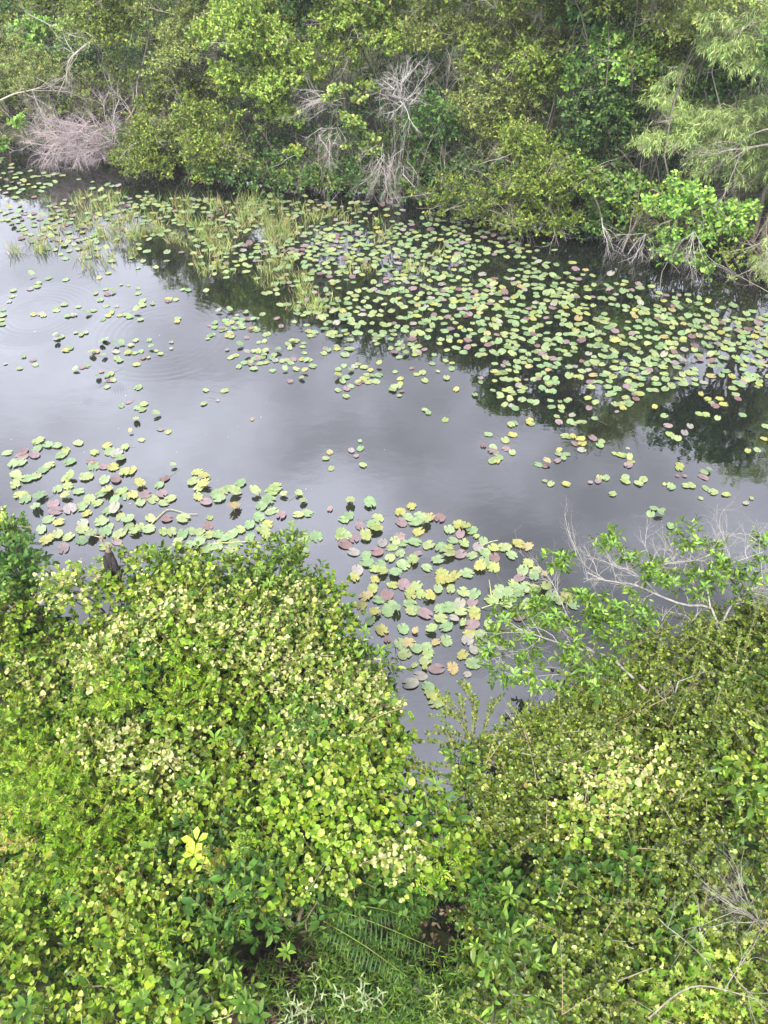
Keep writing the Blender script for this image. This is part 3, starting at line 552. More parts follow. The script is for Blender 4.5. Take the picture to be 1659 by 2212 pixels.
FARB = [  # name, category, label, [(px,py,rx,ry)...], Y, kind, group
 ('shrub', 'shrub', 'dull khaki shrub with long pale arching branches above the pinkish dead bush', [(105, 175, 90, 60), (60, 230, 50, 30)], 33.6, 'khaki', None),
 ('shrub', 'shrub', 'bright green leafy shrub high at the left edge of the far bank', [(95, 78, 55, 34)], 35.5, 'broad', None),
 ('shrub', 'shrub', 'olive shrub between the bright green left shrub and the bare silvery branches', [(262, 85, 70, 62), (230, 30, 60, 40)], 32.6, 'olive', None),
 ('shrub', 'shrub', 'dark blue-green shrub with drooping leaves behind the curved bare branch', [(185, 150, 42, 60), (240, 200, 24, 34)], 34.2, 'dark', None),
 ('shrub', 'shrub', 'grey-green shrub at the left border of the picture near the top', [(15, 110, 45, 70)], 36.5, 'olive', None),
 ('shrub', 'shrub', 'low dark shrub hanging over black water at the left border', [(15, 215, 40, 26)], 33.8, 'dark', None),
 ('shrub', 'shrub', 'thin olive shrub tangled with silvery branches left of the rounded yellow-green tree', [(395, 120, 62, 66), (430, 60, 40, 40)], 31.2, 'khaki', None),
 ('shrub', 'shrub', 'yellow-tipped olive shrub behind the low rounded bush at left', [(375, 225, 66, 58), (430, 190, 34, 30)], 31.6, 'olive', None),
 ('shrub', 'shrub', 'low rounded olive bush dotted with yellow tips beside the pinkish dead bush', [(335, 345, 74, 76), (310, 300, 34, 34)], 29.7, 'olive', None),
 ('shrub', 'shrub', 'dull olive bush just right of the low rounded bush', [(460, 320, 62, 74), (510, 370, 50, 50), (430, 390, 60, 30)], 28.9, 'olive', None),
 ('tree', 'tree', 'tall rounded yellow-green tree with dense upright tufts left of centre', [(555, 85, 82, 70), (630, 150, 50, 50), (500, 170, 44, 50), (570, 190, 60, 50), (600, 255, 34, 46)], 29.2, 'myrtle', None),
 ('shrub', 'shrub', 'small yellow-green bush at the water edge below the tall rounded tree', [(628, 345, 26, 34), (650, 395, 36, 34)], 27.9, 'myrtle', None),
 ('shrub', 'shrub', 'small green bush at the water edge left of the hanging silver twigs', [(705, 400, 34, 28)], 27.6, 'myrtle', None),
 ('tree', 'tree', 'loose green tree behind the tall rounded tree, at the top left of centre', [(715, 60, 46, 60), (770, 110, 44, 60)], 29.8, 'myrtle', None),
 ('tree', 'tree', 'yellow-green tree with a bare twiggy underside at the top centre', [(815, 45, 56, 46), (850, 100, 36, 40)], 29.2, 'myrtle', None),
 ('tree', 'tree', 'khaki tree with tiny leaves right of the silver dead branches', [(945, 95, 56, 60), (1000, 60, 50, 50)], 28.6, 'khaki', None),
 ('vine', 'vine', 'yellow-green vine climbing over grey bare twigs at centre', [(765, 290, 28, 60), (730, 205, 34, 20), (800, 330, 24, 40)], 27.0, 'vinefar', None),
 ('shrub', 'shrub', 'dark green bush in shade right of the hanging silver twigs', [(930, 285, 44, 70), (950, 370, 50, 44)], 28.2, 'dark', None),
 ('tree', 'tree', 'sprawling khaki tree with pale bare twigs right of centre', [(1075, 250, 70, 80), (1140, 200, 66, 56), (1060, 330, 50, 50)], 27.6, 'khaki', None),
 ('tree', 'tree', 'khaki tree with yellow tips behind the sprawling tree right of centre', [(1120, 95, 70, 46), (1050, 130, 50, 40), (1170, 150, 50, 40)], 27.6, 'olive', None),
 ('shrub', 'shrub', 'low olive bush leaning over the lily pads right of centre', [(1000, 415, 74, 34), (1070, 460, 86, 40), (1090, 505, 56, 22), (960, 452, 40, 16)], 25.1, 'olive', None),
 ('shrub', 'shrub', 'olive bush with arching leafy sprays behind the low leaning bush', [(1160, 400, 74, 60), (1130, 320, 50, 50), (1180, 470, 60, 30), (1180, 520, 50, 22), (1240, 505, 44, 24), (1190, 548, 34, 14)], 24.3, 'olive', None),
 ('tree', 'tree', 'tall bright green broad-leaved tree with a pale top, right of centre', [(1330, 120, 66, 54), (1380, 150, 50, 34), (1270, 175, 50, 44)], 26.0, 'broad', None),
 ('tree', 'tree', 'dark green broad-leaved tree under the bright treetop', [(1300, 260, 80, 64), (1250, 340, 60, 50), (1370, 300, 44, 50)], 25.6, 'dark', None),
 ('shrub', 'shrub', 'fresh green broad-leaved bush over a nest of bare white twigs', [(1290, 430, 50, 38), (1350, 410, 44, 36), (1240, 380, 40, 34)], 24.6, 'broad', None),
 ('shrub', 'shrub', 'drooping bright green branch of broad leaves reaching lowest over the dark water', [(1455, 540, 44, 28), (1490, 575, 34, 16)], 21.5, 'broad', None),
 ('shrub', 'shrub', 'bright green broad-leaved bush right of the drooping branch', [(1545, 500, 44, 40), (1440, 440, 60, 36), (1580, 460, 40, 30)], 22.6, 'broad', None),
 ('willow', 'tree', 'feathery pale green willow filling the upper right', [(1440, 260, 62, 52), (1500, 320, 60, 50), (1400, 320, 34, 34)], 24.4, 'willow', None),
 ('willow', 'tree', 'feathery willow at the right border with a long pale branch', [(1580, 280, 60, 60), (1630, 340, 50, 50), (1560, 380, 56, 36)], 23.6, 'willow', None),
 ('willow', 'tree', 'soft pale willow high in the top right corner', [(1590, 50, 66, 56), (1640, 140, 50, 50), (1560, 110, 40, 40)], 23.8, 'willow', None),
 ('willow', 'tree', 'low willow branch sweeping over the water at the right border', [(1635, 590, 34, 30), (1650, 540, 24, 30), (1600, 618, 14, 10)], 20.9, 'willow', None),
 ('tree', 'tree', 'thin khaki tree with upright bare stems left of the corner willow', [(1450, 60, 60, 56), (1500, 130, 26, 34), (1400, 20, 60, 40)], 25.6, 'khaki', None),
 ('tree', 'tree', 'olive tree at the top right of centre, behind the bright treetop', [(1230, 40, 66, 50), (1180, 0, 60, 40), (1120, 20, 60, 40), (1240, 110, 50, 50)], 26.8, 'olive', None),
 ('shrub', 'shrub', 'small bright green sprig over the water at the left border', [(12, 322, 26, 20)], 30.6, 'broad', None),
 ('shrub', 'shrub', 'small upright bright sprig left of the pinkish dead bush', [(52, 272, 13, 20)], 31.2, 'broad', None),
]
rs = np.random.RandomState(21)
for i, (nm, cat, lab, bl, Yd, kind, grp) in enumerate(FARB):
    cl = []
    for b in bl:
        c_, cc = crown(*b, Yd, rs, rmin=.36 if b[2] > 30 else .22); cl += c_
    c0 = np.mean([c[:3] for c in cl], 0); fy = max(Yd+.5, shore(c0[0], FAR)+1.6); foot = (c0[0]+rs.uniform(-.3, .3), fy, float(gz(c0[0], fy)))
    plant(nm, lab, cat, None, foot, [(kind, cl)], limb_col=(.22, .20, .17) if kind in ('khaki', 'willow', 'vinefar') else (.11, .10, .08), r0=.038 if nm in ('tree', 'willow') else .026, seed=i, nl=6, dm=1.5, tw=.45, bark='trunk' if nm in ('tree', 'willow') else 'stems')
# trees further back, and the taller ones that stand above the frame and show in the water
BACK = [(1130, 150, 90, 60, 27.4, 'olive'), (1430, 130, 70, 60, 26.0, 'olive'), (1530, 180, 60, 60, 25.4, 'dark'), (1290, 60, 80, 60, 26.6, 'dark'), (-60, 60, 110, 60, 38, 'dark'), (160, 40, 110, 50, 38.5, 'olive'), (640, 30, 90, 50, 36, 'olive'), (890, 50, 70, 60, 34.5, 'dark'), (1180, 80, 80, 60, 31.5, 'olive'), (1420, 160, 80, 60, 27.5, 'dark'), (-60, 10, 110, 60, 40, 'olive'), (70, -10, 110, 60, 41, 'khaki'), (190, -40, 100, 60, 42, 'olive'), (320, -10, 100, 60, 33, 'khaki'), (430, -40, 110, 60, 32, 'olive'), (560, -40, 100, 60, 31, 'myrtle'),
        (680, -30, 90, 60, 30.5, 'dark'), (790, -50, 100, 70, 30, 'olive'), (910, -20, 90, 60, 30, 'khaki'), (1030, -50, 100, 70, 28.8, 'olive'), (1110, -10, 70, 60, 28, 'dark'), (1330, -40, 90, 66, 25.6, 'olive'), (1430, -60, 90, 60, 25, 'dark'),
        (1220, -90, 90, 60, 26.4, 'broad'), (1540, -60, 90, 60, 24, 'khaki'), (1660, -40, 80, 60, 25, 'willow')]
posn = {}; ow_ = ['leftmost', 'second', 'third', 'fourth', 'fifth', 'sixth', 'seventh', 'eighth', 'ninth', 'tenth', 'eleventh', 'twelfth', 'thirteenth', 'fourteenth', 'fifteenth', 'sixteenth', 'seventeenth', 'eighteenth', 'nineteenth', 'twentieth', 'twenty-first', 'twenty-second', 'twenty-third', 'twenty-fourth', 'second to last', 'rightmost']
for q_, j in enumerate(sorted(range(len(BACK)), key=lambda j: BACK[j][0])): posn[j] = ow_[q_]
for i, (px, py, rx, ry, Yd, kind) in enumerate(BACK):
    cl, cc = crown(px, py, rx, ry, Yd, rs, rmin=.5, dn=1.3)
    word = {'olive': 'olive', 'khaki': 'khaki', 'myrtle': 'yellow-green', 'dark': 'dark green', 'broad': 'bright green', 'willow': 'feathery pale'}[kind]
    plant('tree', f'{word} rear treetop at the top edge, {posn[i]} from the left', 'tree', 'rearmost treetops along the top edge', (cc[0], cc[1]+.8, float(gz(cc[0], cc[1]+.8))), [(kind, cl)], r0=.035, seed=100+i, nl=4, tw=.3, dm=1.2, sm=1.15)
for i, (x, y, z, r) in enumerate([(11.6, 21.6, 6.0, 1.7), (14.2, 22.4, 6.6, 2.1), (17, 20.5, 7.2, 2.3), (14.5, 19.6, 4.6, 1.7), (19.5, 23, 6.6, 2.4)]):
    cl = []
    for _ in range(26):
        u = nrm(rs.normal(0, 1, 3)); rr = rs.uniform(.6, .95); a_ = rs.uniform(.45, .75)
        cl.append((x+u[0]*r*rr, y+u[1]*r*rr, z+u[2]*r*rr*.9, a_, a_, a_*.8))
    plant('willow', ('tall willow', 'tall dark tree')[(i+1) % 2]+' beyond the right border, seen only as a dark reflection in the water', 'tree', 'tall willows mirrored at the right', (x, y+.5, float(gz(x, y+.5))), [('willow' if i % 2 else 'dark', cl)], r0=.1, seed=150+i, nl=10, tw=.3, dm=.8, sm=1.25)
# undergrowth behind the shore, mostly dark leaf colour to put shade in the crown gaps: one mass nobody could count
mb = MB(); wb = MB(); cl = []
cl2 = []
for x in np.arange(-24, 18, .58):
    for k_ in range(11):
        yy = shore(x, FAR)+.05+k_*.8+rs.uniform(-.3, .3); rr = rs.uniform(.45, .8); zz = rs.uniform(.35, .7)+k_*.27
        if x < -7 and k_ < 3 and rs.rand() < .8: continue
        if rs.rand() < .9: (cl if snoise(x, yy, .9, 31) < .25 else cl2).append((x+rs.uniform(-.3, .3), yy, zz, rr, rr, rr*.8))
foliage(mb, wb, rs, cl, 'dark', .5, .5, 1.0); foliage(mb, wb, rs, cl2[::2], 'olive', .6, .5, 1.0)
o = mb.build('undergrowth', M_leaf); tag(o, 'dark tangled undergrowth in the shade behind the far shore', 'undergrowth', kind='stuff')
for x in np.arange(-22, 16, .28):                        # bare stems and roots in the gloom
    y0 = shore(x, FAR)+rs.uniform(-.2, 2.5); grow(wb, rs, (x, y0, .0), (rs.normal(0, .35), rs.normal(-.1, .3), 1), rs.uniform(1.2, 2.8), .022, 3, (.22, .19, .16), kids=4)
tag(wb.build('brushwood', M_bark), 'tangle of thin grey-brown stems in the undergrowth of the far bank', 'brushwood', kind='stuff')

def dead(name, label, cat, starts, lv, ln, r, col, kids, spread, grav, Yd, seed, wob=.16):
    rs = np.random.RandomState(seed); mb = MB(); c0 = PY(starts[0][0], starts[0][1], Yd)
    fy = max(Yd, shore(c0[0], FAR)); foot = np.array([c0[0], fy, max(0, float(gz(c0[0], fy)))])
    for (px, py, qx, qy) in starts:
        a = PY(px, py, Yd+rs.uniform(-.3, .3)); b = PY(qx, qy, Yd+rs.uniform(-.9, .3)); d = b-a
        grow(mb, rs, a, d, np.linalg.norm(d)*ln, r, lv, col, kids=kids, spread=spread, grav=grav, wob=wob)
    st = MB()
    for (px, py, qx, qy) in starts[::3]: limbs(st, rs, foot, [PY(px, py, Yd)], r*1.1, np.array(col)*.45, jit=.10)
    t = thing(name, foot, label, cat); mb.build('branches', M_bark, t, loc=foot); st.build('stem', M_bark, t, loc=foot, smooth=True)
PINK = (.44, .375, .385); SILV = (.42, .40, .385)
st = []
for q_ in range(90):
    a_ = rs.uniform(0, 6.28); r_ = math.sqrt(rs.rand()); x_, y_ = 190+72*r_*math.cos(a_), 306+36*r_*math.sin(a_)+rs.normal(0, 8); b_ = rs.normal(2.9, 1.2); l_ = rs.uniform(.4, 1.7); st.append((x_, y_, x_+62*l_*math.cos(b_), y_+32*l_*math.sin(b_)-4))
dead('dead_bush', 'dense pinkish-grey leafless bush of fine twigs hanging over the lily pads at left', 'dead bush', st, 4, 1.0, .015, PINK, 6, .5, -.02, 29.9, 1, .2)
st = []
def tangle(n, cx, cy, rx, ry, ang, sp, L0, L1):
    o = []
    for _ in range(n):
        a_ = rs.uniform(0, 6.28); r_ = math.sqrt(rs.rand()); b_ = rs.normal(ang, sp); l_ = rs.uniform(L0, L1)
        x_, y_ = cx+rx*r_*math.cos(a_), cy+ry*r_*math.sin(a_); o.append((x_, y_, x_+l_*math.cos(b_), y_+l_*math.sin(b_)))
    return o
st = tangle(26, 866, 215, 22, 40, -1.5, 1.2, 30, 70)
dead('dead_bush', 'silvery bare bush of spiky twigs above the centre of the far bank', 'dead bush', st, 4, .9, .017, SILV, 4, .5, 0., 27.2, 2, .22)
st = tangle(30, 840, 345, 40, 55, 1.9, .7, 30, 75)
dead('dead_bush', 'hanging curtain of grey bare twigs just below the silvery spiky bush', 'dead bush', st, 4, 1.0, .011, (.40, .37, .35), 5, .45, -.08, 26.7, 3, .18)
st = tangle(16, 715, 215, 34, 22, 2.9, .6, 30, 75)+tangle(12, 715, 290, 30, 26, 2.5, .7, 25, 60)
dead('dead_bush', 'grey bare twigs fanning to the left beneath the tall rounded tree', 'dead bush', st, 4, .95, .011, (.40, .37, .35), 5, .45, -.03, 27.3, 4, .14)
st = [(1395, 505, 1395+a, 505+b) for a, b in ((-80, 40), (-100, 70), (-60, 80), (-40, 90), (-20, 70), (20, 60), (40, 40), (-90, 20))]+[(1300, 470, 1285, 560), (1300, 480, 1320, 540)]
dead('dead_bush', 'nest of bare white twigs hanging to the water under the fresh green bush', 'dead bush', st, 3, .95, .012, SILV, 6, .5, -.06, 23.0, 5, .2)
st = [(1500, 500, 1500+a, 500+b) for a, b in ((-60, 60), (-30, 90), (0, 100), (25, 90), (-80, 40), (45, 100), (-10, 60))]
dead('dead_bush', 'bare white twigs poking out of the drooping bright green branch', 'dead bush', st, 3, 1.0, .012, SILV, 6, .4, -.04, 21.6, 6, .2)
# big bare boughs
BOUGH = [([(198, 88), (172, 108), (150, 130), (143, 165), (125, 205)], 33.0, .06, 'curved bare bough, thick and pale, at upper left'), ([(-10, 222), (30, 203), (62, 196), (100, 185)], 33.0, .05, 'pale bough entering from the left border above the black water'),
         ([(325, 60), (322, 85), (360, 78), (400, 74), (450, 62)], 33.0, .045, 'silvery bough reaching right towards the tall rounded tree'), ([(320, 85), (312, 120), (300, 165), (290, 185)], 32.8, .04, 'silvery bough hanging down at upper left'),
         ([(60, 30), (110, 55), (150, 75), (200, 85)], 34, .03, 'thin pale bough slanting at upper left, above the curved one'), ([(250, 300), (246, 250), (258, 215)], 31.5, .035, 'upright grey stem behind the pinkish dead bush'), ([(272, 262), (285, 245), (298, 215)], 31.6, .07, 'thick leaning grey trunk in the gloom right of the pinkish dead bush'),
         ([(1560, 215), (1548, 130), (1520, 60)], 26.0, .045, 'slim pale upright trunk below the corner willow'), ([(1559, 215), (1535, 150), (1510, 110)], 26, .03, 'slim pale fork left of the upright trunk below the corner willow'), ([(1670, 310), (1620, 320), (1580, 345)], 22.8, .045, 'pale forked bough of the right border willow'),
         ([(1670, 275), (1625, 290), (1598, 312)], 22.8, .035, 'pale bough just above the forked one at the right border'), ([(1560, 545), (1572, 575), (1590, 590)], 21.3, .03, 'short brown stub standing in dark water at right'), ([(1180, 350), (1140, 395), (1090, 410)], 25.2, .03, 'leaning grey bough in the olive bush right of centre'), ([(470, 285), (500, 330), (560, 350)], 28.2, .025, 'straight pale stick lying across the dull olive bush'),
         ([(1430, 420), (1405, 410), (1395, 450), (1420, 480)], 23.3, .03, 'hooked brown bough under the fresh green bush'), ([(1655, 690), (1665, 640), (1660, 560)], 20.3, .03, 'thin pale bough in the low willow branch at the right border'), ([(900, 0), (880, 40), (920, 60)], 31, .03, 'crooked pale bough in the trees at the top centre')]
for i, (pts, Yd, r, lab) in enumerate(BOUGH):
    r2 = np.random.RandomState(300+i); mb = MB(); P = spline([PY(a, b, Yd+.15*j-(1.4 if lab.startswith(('pale bough e', 'curved')) else .5)) for j, (a, b) in enumerate(pts)], 12)
    tubes(mb, P[None], np.linspace(r*.7, r*.35, 12)[None], (.36, .33, .28) if 'brown' not in lab and 'gloom' not in lab else (.2, .16, .12), 6)  # the trunk in the gloom has its shade put into a darker colour
    if r > .028 and 'stub' not in lab:
        for q_ in range(9 if i < 5 else 5):
            j = r2.randint(3, 12); d = nrm(P[-1]-P[0]+r2.normal(0, .5, 3)*np.linalg.norm(P[-1]-P[0])); grow(mb, r2, P[j], d, r2.uniform(.7, 1.8), r*.25, 3, (.36, .33, .29), kids=5, spread=.45, grav=-.05)
    c0 = P[0].copy(); c0[2] = 0; tag(mb.build('bare_bough', M_bark, loc=c0, smooth=True), lab, 'bough')

# ---------------------------------------------------------------- near bank
def inside(px, py, poly):
    c = False; n = len(poly); dm = 1e9
    for i in range(n):
        (x1, y1), (x2, y2) = poly[i], poly[(i+1) % n]
        if (y1 > py) != (y2 > py) and px < (x2-x1)*(py-y1)/(y2-y1)+x1: c = not c
        t = max(0, min(1, ((px-x1)*(x2-x1)+(py-y1)*(y2-y1))/((x2-x1)**2+(y2-y1)**2))); dm = min(dm, math.hypot(px-x1-t*(x2-x1), py-y1-t*(y2-y1)))
    return dm if c else -dm
def zone(px, py, zs, default, rs):
    best = default; bd = 1.0
    for (x, y, rx, ry, k) in zs:
        d = math.hypot((px-x)/rx, (py-y)/ry)*rs.uniform(.8, 1.25)
        if d < bd: bd = d; best = k
    return best
LEFT = [(-80, 1110), (0, 1100), (55, 1120), (95, 1190), (110, 1235), (150, 1215), (200, 1180), (290, 1172), (360, 1185), (430, 1180), (520, 1180), (575, 1150), (612, 1118), (640, 1150), (690, 1225), (740, 1255), (785, 1335), (830, 1390), (862, 1440), (868, 1520), (892, 1570), (905, 1680), (980, 1730), (1010, 1830), (985, 1920), (900, 1950), (780, 1925), (660, 1960), (560, 2000), (500, 2060), (545, 2130), (610, 2290), (-80, 2290)]
LZ = [(385, 1205, 70, 26, 'glossy'), (180, 1225, 50, 30, 'glossy'), (620, 1160, 50, 40, 'glossy'), (640, 1260, 90, 40, 'glossy'), (700, 1270, 60, 40, 'vine'), (330, 1490, 130, 60, 'fine'), (90, 1570, 130, 70, 'fine'), (50, 1420, 80, 40, 'fine'), (90, 1720, 150, 90, 'fine'), (230, 1850, 120, 60, 'fine'), (60, 1960, 90, 60, 'fine'), (400, 1400, 90, 30, 'fine'), (300, 2070, 80, 40, 'fine'),
      (230, 1330, 70, 40, 'heart'), (470, 1360, 230, 60, 'pale'), (640, 1440, 190, 60, 'pale'), (740, 1540, 120, 60, 'pale'), (760, 1400, 60, 60, 'glossy'), (820, 1450, 40, 60, 'glossy'), (150, 1310, 90, 40, 'pale'), (230, 1430, 110, 30, 'pale'), (60, 1500, 60, 30, 'pale'), (300, 1640, 130, 50, 'pale'), (560, 1560, 100, 40, 'glossy'), (600, 1640, 90, 50, 'pale'), (690, 1780, 110, 70, 'heart'), (800, 1660, 80, 60, 'vine'), (790, 1890, 70, 50, 'pale'),
      (30, 1780, 50, 40, 'rust'), (265, 1900, 40, 30, 'rust'), (480, 1900, 40, 50, 'rust'), (400, 1700, 70, 30, 'glossy'), (430, 2150, 130, 60, 'glossy'), (120, 2150, 90, 40, 'deep'), (330, 2150, 80, 50, 'heart'), (540, 1980, 120, 60, 'deep'), (900, 1830, 100, 80, 'heart'), (20, 1200, 80, 90, 'deep'), (20, 1130, 60, 40, 'vine'), (560, 1290, 70, 30, 'glossy'), (200, 2190, 90, 40, 'vine'), (560, 1250, 60, 30, 'pale'), (860, 1690, 60, 40, 'glossy')]
RIGHT = [(880, 1750), (905, 1670), (930, 1640), (985, 1610), (1060, 1580), (1110, 1545), (1180, 1520), (1215, 1470), (1300, 1400), (1400, 1345), (1500, 1330), (1590, 1290), (1740, 1250), (1740, 2290), (1030, 2290), (1010, 2200), (1040, 2100), (1010, 2010), (1000, 1930), (960, 1850)]
RZ = [(1350, 1700, 150, 50, 'pale'), (1240, 1750, 80, 34, 'pale'), (1330, 1790, 100, 40, 'vine'), (1310, 1920, 80, 34, 'vine'), (1200, 1650, 60, 40, 'coco'), (950, 1710, 90, 50, 'glossy'), (1090, 2050, 100, 60, 'glossy'), (1060, 1950, 60, 60, 'deep'), (1560, 2110, 120, 100, 'maple'), (1420, 2160, 90, 60, 'maple'), (1500, 1720, 34, 40, 'maple'), (1430, 1990, 60, 40, 'maple'), (960, 1790, 70, 70, 'heart'), (1010, 1860, 60, 50, 'vine'), (1620, 1900, 100, 120, 'coco'), (1630, 1650, 60, 50, 'vine')]
HOLES = [(450, 1570, 34), (145, 1240, 34), (890, 2050, 105), (615, 2095, 62), (20, 2085, 34), (1500, 1880, 26), (960, 1990, 60), (640, 1600, 24), (1180, 1750, 22), (280, 1960, 22)]
MOUND = [  # px, py, label for the near-left thicket and the right-hand one
 ('L', 20, 1190, 'dark leafy bush with vine on its top at the left border of the near bank'), ('L', 200, 1260, 'vine-covered bush with glossy bright shoots under the perched bird'), ('L', 420, 1240, 'glossy-leaved bush laced with vine along the near shore, right of the bird'), ('L', 640, 1220, 'glossy bush tip with a pale vine shoot reaching out over the near pads'),
 ('L', 120, 1450, 'mound of feathery bright green vine below the bird, at the left border'), ('L', 380, 1470, 'rounded hump of feathery bright green leaves below the shore bushes'), ('L', 620, 1430, 'mound under pale cream young vine leaves in the upper middle of the near thicket'), ('L', 800, 1500, 'vine and glossy-leaved bush at the edge of the inlet'), 
 ('L', 90, 1720, 'yellow-green feathery vine mound with rusty tips at the left border, mid height'), ('L', 330, 1720, 'mixed mound of feathery and heart-shaped leaves left of the bright yellow shoot'), ('L', 620, 1760, 'bright green heart-leaved vine mound right of the yellow shoot'), ('L', 870, 1790, 'dark and pale heart-leaved vine mound at the lower end of the inlet'),
 ('L', 100, 1990, 'feathery and heart-leaved tangle near the bottom left corner'), ('L', 370, 2000, 'shaded vine tangle below the bright yellow shoot'), ('L', 130, 2200, 'dark glossy bush filling the bottom left corner'), ('L', 430, 2190, 'bush with long dark glossy leaf whorls at the bottom, left of the brown litter'), ('L', 640, 1930, 'deep green heart leaves hanging above the dark hollow'),
 ('R', 1020, 1700, 'mixed glossy and round-leaved bush closing the inlet'), ('R', 1250, 1560, 'olive round-leaved bush beneath the pale-branched tree'), ('R', 1550, 1450, 'olive round-leaved bush against the right border beside the pale-branched tree'), ('R', 1560, 1660, 'dense olive round-leaved bush with cream flowers at the right border'),
 ('R', 1300, 1730, 'bush crowned with pale cream heart-shaped vine leaves in the lower right'), ('R', 1560, 1870, 'round-leaved bush with a nest of white bare twigs at the right border'), ('R', 1310, 1930, 'round-leaved bush laced with heart-shaped vine leaves under the cream-crowned one'), ('R', 1100, 1880, 'shaded vine and round-leaved bush right of the dark hollow'),
 ('R', 1120, 2100, 'bush with whorls of glossy dark leaves at the bottom, right of the herbs'), ('R', 1350, 2130, 'round-leaved bush with lobed bright leaves at the bottom right'), ('R', 1570, 2110, 'bright maple-like lobed leaves filling the bottom right corner')]
rs = np.random.RandomState(77); CL = {i: {} for i in range(len(MOUND))}; SURF = []
for side, poly, zs, default in (('L', LEFT, LZ, 'vine'), ('R', RIGHT, RZ, 'coco')):
    for xx in np.arange(-7.5, 7.6, .40):
        for yy in np.arange(1.0, 11.0, .40):
            x = xx+rs.uniform(-.17, .17); y = yy+rs.uniform(-.17, .17)
            z = (2.15 if side == 'L' else 2.0)+.52*snoise(x, y, 1.2, 9)+.26*snoise(x, y, 2.9, 10)
            z -= .95*max(0, 1-abs(snoise(x, y, .95, 12))/.13)+.5*max(0, 1-abs(snoise(x, y, 1.9, 13))/.12)
            px, py = proj([x, y, z])[0]; d = inside(px, py, poly)
            if d < 0 or not (-90 < px < 1750 and py < 2300): continue
            if any(math.hypot(px-hx, py-hy) < hr*rs.uniform(.85, 1.3) for hx, hy, hr in HOLES): continue
            ppm = FD/depth([x, y, z]); r = min(rs.uniform(.34, .52), d/ppm*1.0)
            if r < .15: continue
            kind = zone(px, py, zs, default, rs)
            if rs.rand() < .15: kind = rs.choice(['glossy', 'vine', 'pale', 'deep', 'vine', 'heart', 'fine'] if side == 'L' else ['coco', 'deep', 'vine', 'coco', 'glossy'])
            m_ = min((i for i in range(len(MOUND)) if MOUND[i][0] == side), key=lambda i: math.hypot(MOUND[i][1]-px, MOUND[i][2]-py))
            CL[m_].setdefault(kind, []).append((x, y, z, r, r, r*.75)); SURF.append((x, y, z+r*.6, kind, m_, d, px, py))
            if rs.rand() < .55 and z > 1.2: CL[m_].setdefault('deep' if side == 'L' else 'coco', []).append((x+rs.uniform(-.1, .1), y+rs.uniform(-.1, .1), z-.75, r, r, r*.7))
def spray(mb, tb, rs, A, B, lift=.12, s=.046, per=46):
    A = np.array(A); B = np.array(B); ln = np.linalg.norm(B-A); P = spline([A, (A+B)/2+[0, 0, lift*ln], B], 14); tubes(tb, P[None], np.linspace(.008, .002, 14)[None], (.26, .2, .12), 4)
    n = int(ln*per); u = np.linspace(.08, 1, n)*13; i0 = np.clip(u.astype(int), 0, 12); pos = P[i0]+(P[i0+1]-P[i0])*(u-i0)[:, None]; tg = nrm(P[i0+1]-P[i0]); sd = nrm(np.cross(tg, [0, 0, 1.])); sg = np.where(np.arange(n) % 2, 1, -1)[:, None]
    dd = tg*.5+sd*sg*.85+rs.normal(0, .18, (n, 3))+[0, 0, .25]; c = pal(rs, n, K['coco']['cols'], K['coco']['wt'])*1.15; place(mb, T_round, pos, dd, nrm(np.array([0, 0, 1.])+rs.normal(0, .4, (n, 3))), s*rs.uniform(.7, 1.2, n), np.ones(n), c)
def tendril(mb, tb, rs, p, d, ln, sz=.065, n=9, pale=1.0):
    """a trailing vine shoot: leaves shrinking and paling towards the tip"""
    p = np.array(p, float); d = nrm(np.array(d, float)); e = p+d*ln; mid = (p+e)/2+np.array([0, 0, .12*ln])+rs.normal(0, .06, 3)*ln; P = spline([p, mid, e+[0, 0, -.05*ln]], 8)
    tubes(tb, P[None], np.linspace(.005, .002, 8)[None], (.45, .34, .20), 3); u = np.linspace(.1, 1, n); idx = u*7; i0 = np.clip(idx.astype(int), 0, 6); pos = P[i0]+(P[i0+1]-P[i0])*(idx-i0)[:, None]; tg = nrm(P[i0+1]-P[i0])
    sd = nrm(np.cross(tg, [0, 0, 1.])); sg = np.where(np.arange(n) % 2, 1, -1)[:, None]; dd = tg*.5+sd*sg+rs.normal(0, .25, (n, 3))
    c = np.array([.22, .32, .09])*(1-u[:, None]*pale)+np.array([.55, .52, .26])*u[:, None]*pale
    place(mb, T_heart, pos+dd*.02, dd, nrm(np.array([0, 0, 1.])+rs.normal(0, .35, (n, 3))), sz*(1.25-.85*u)*rs.uniform(.8, 1.2, n), np.ones(n), c*(1+rs.normal(0, .1, (n, 1))))
def rosette(mb, rs, p, ln, col, n=8, T=T_lance, tilt=.35, w_=1.1):
    an = np.arange(n)*2.4+rs.uniform(0, 6); d = np.stack([np.cos(an), np.sin(an), tilt+.5*np.arange(n)/n], 1)
    place(mb, T, np.array(p)+d*.01+np.array([[0, 0, .012]])*np.arange(n)[:, None], d, np.tile([0, 0, 1.], (n, 1))+rs.normal(0, .1, (n, 3)), ln*rs.uniform(.75, 1.1, n), np.full(n, w_), np.array(col)*(1+rs.normal(0, .1, (n, 1))))
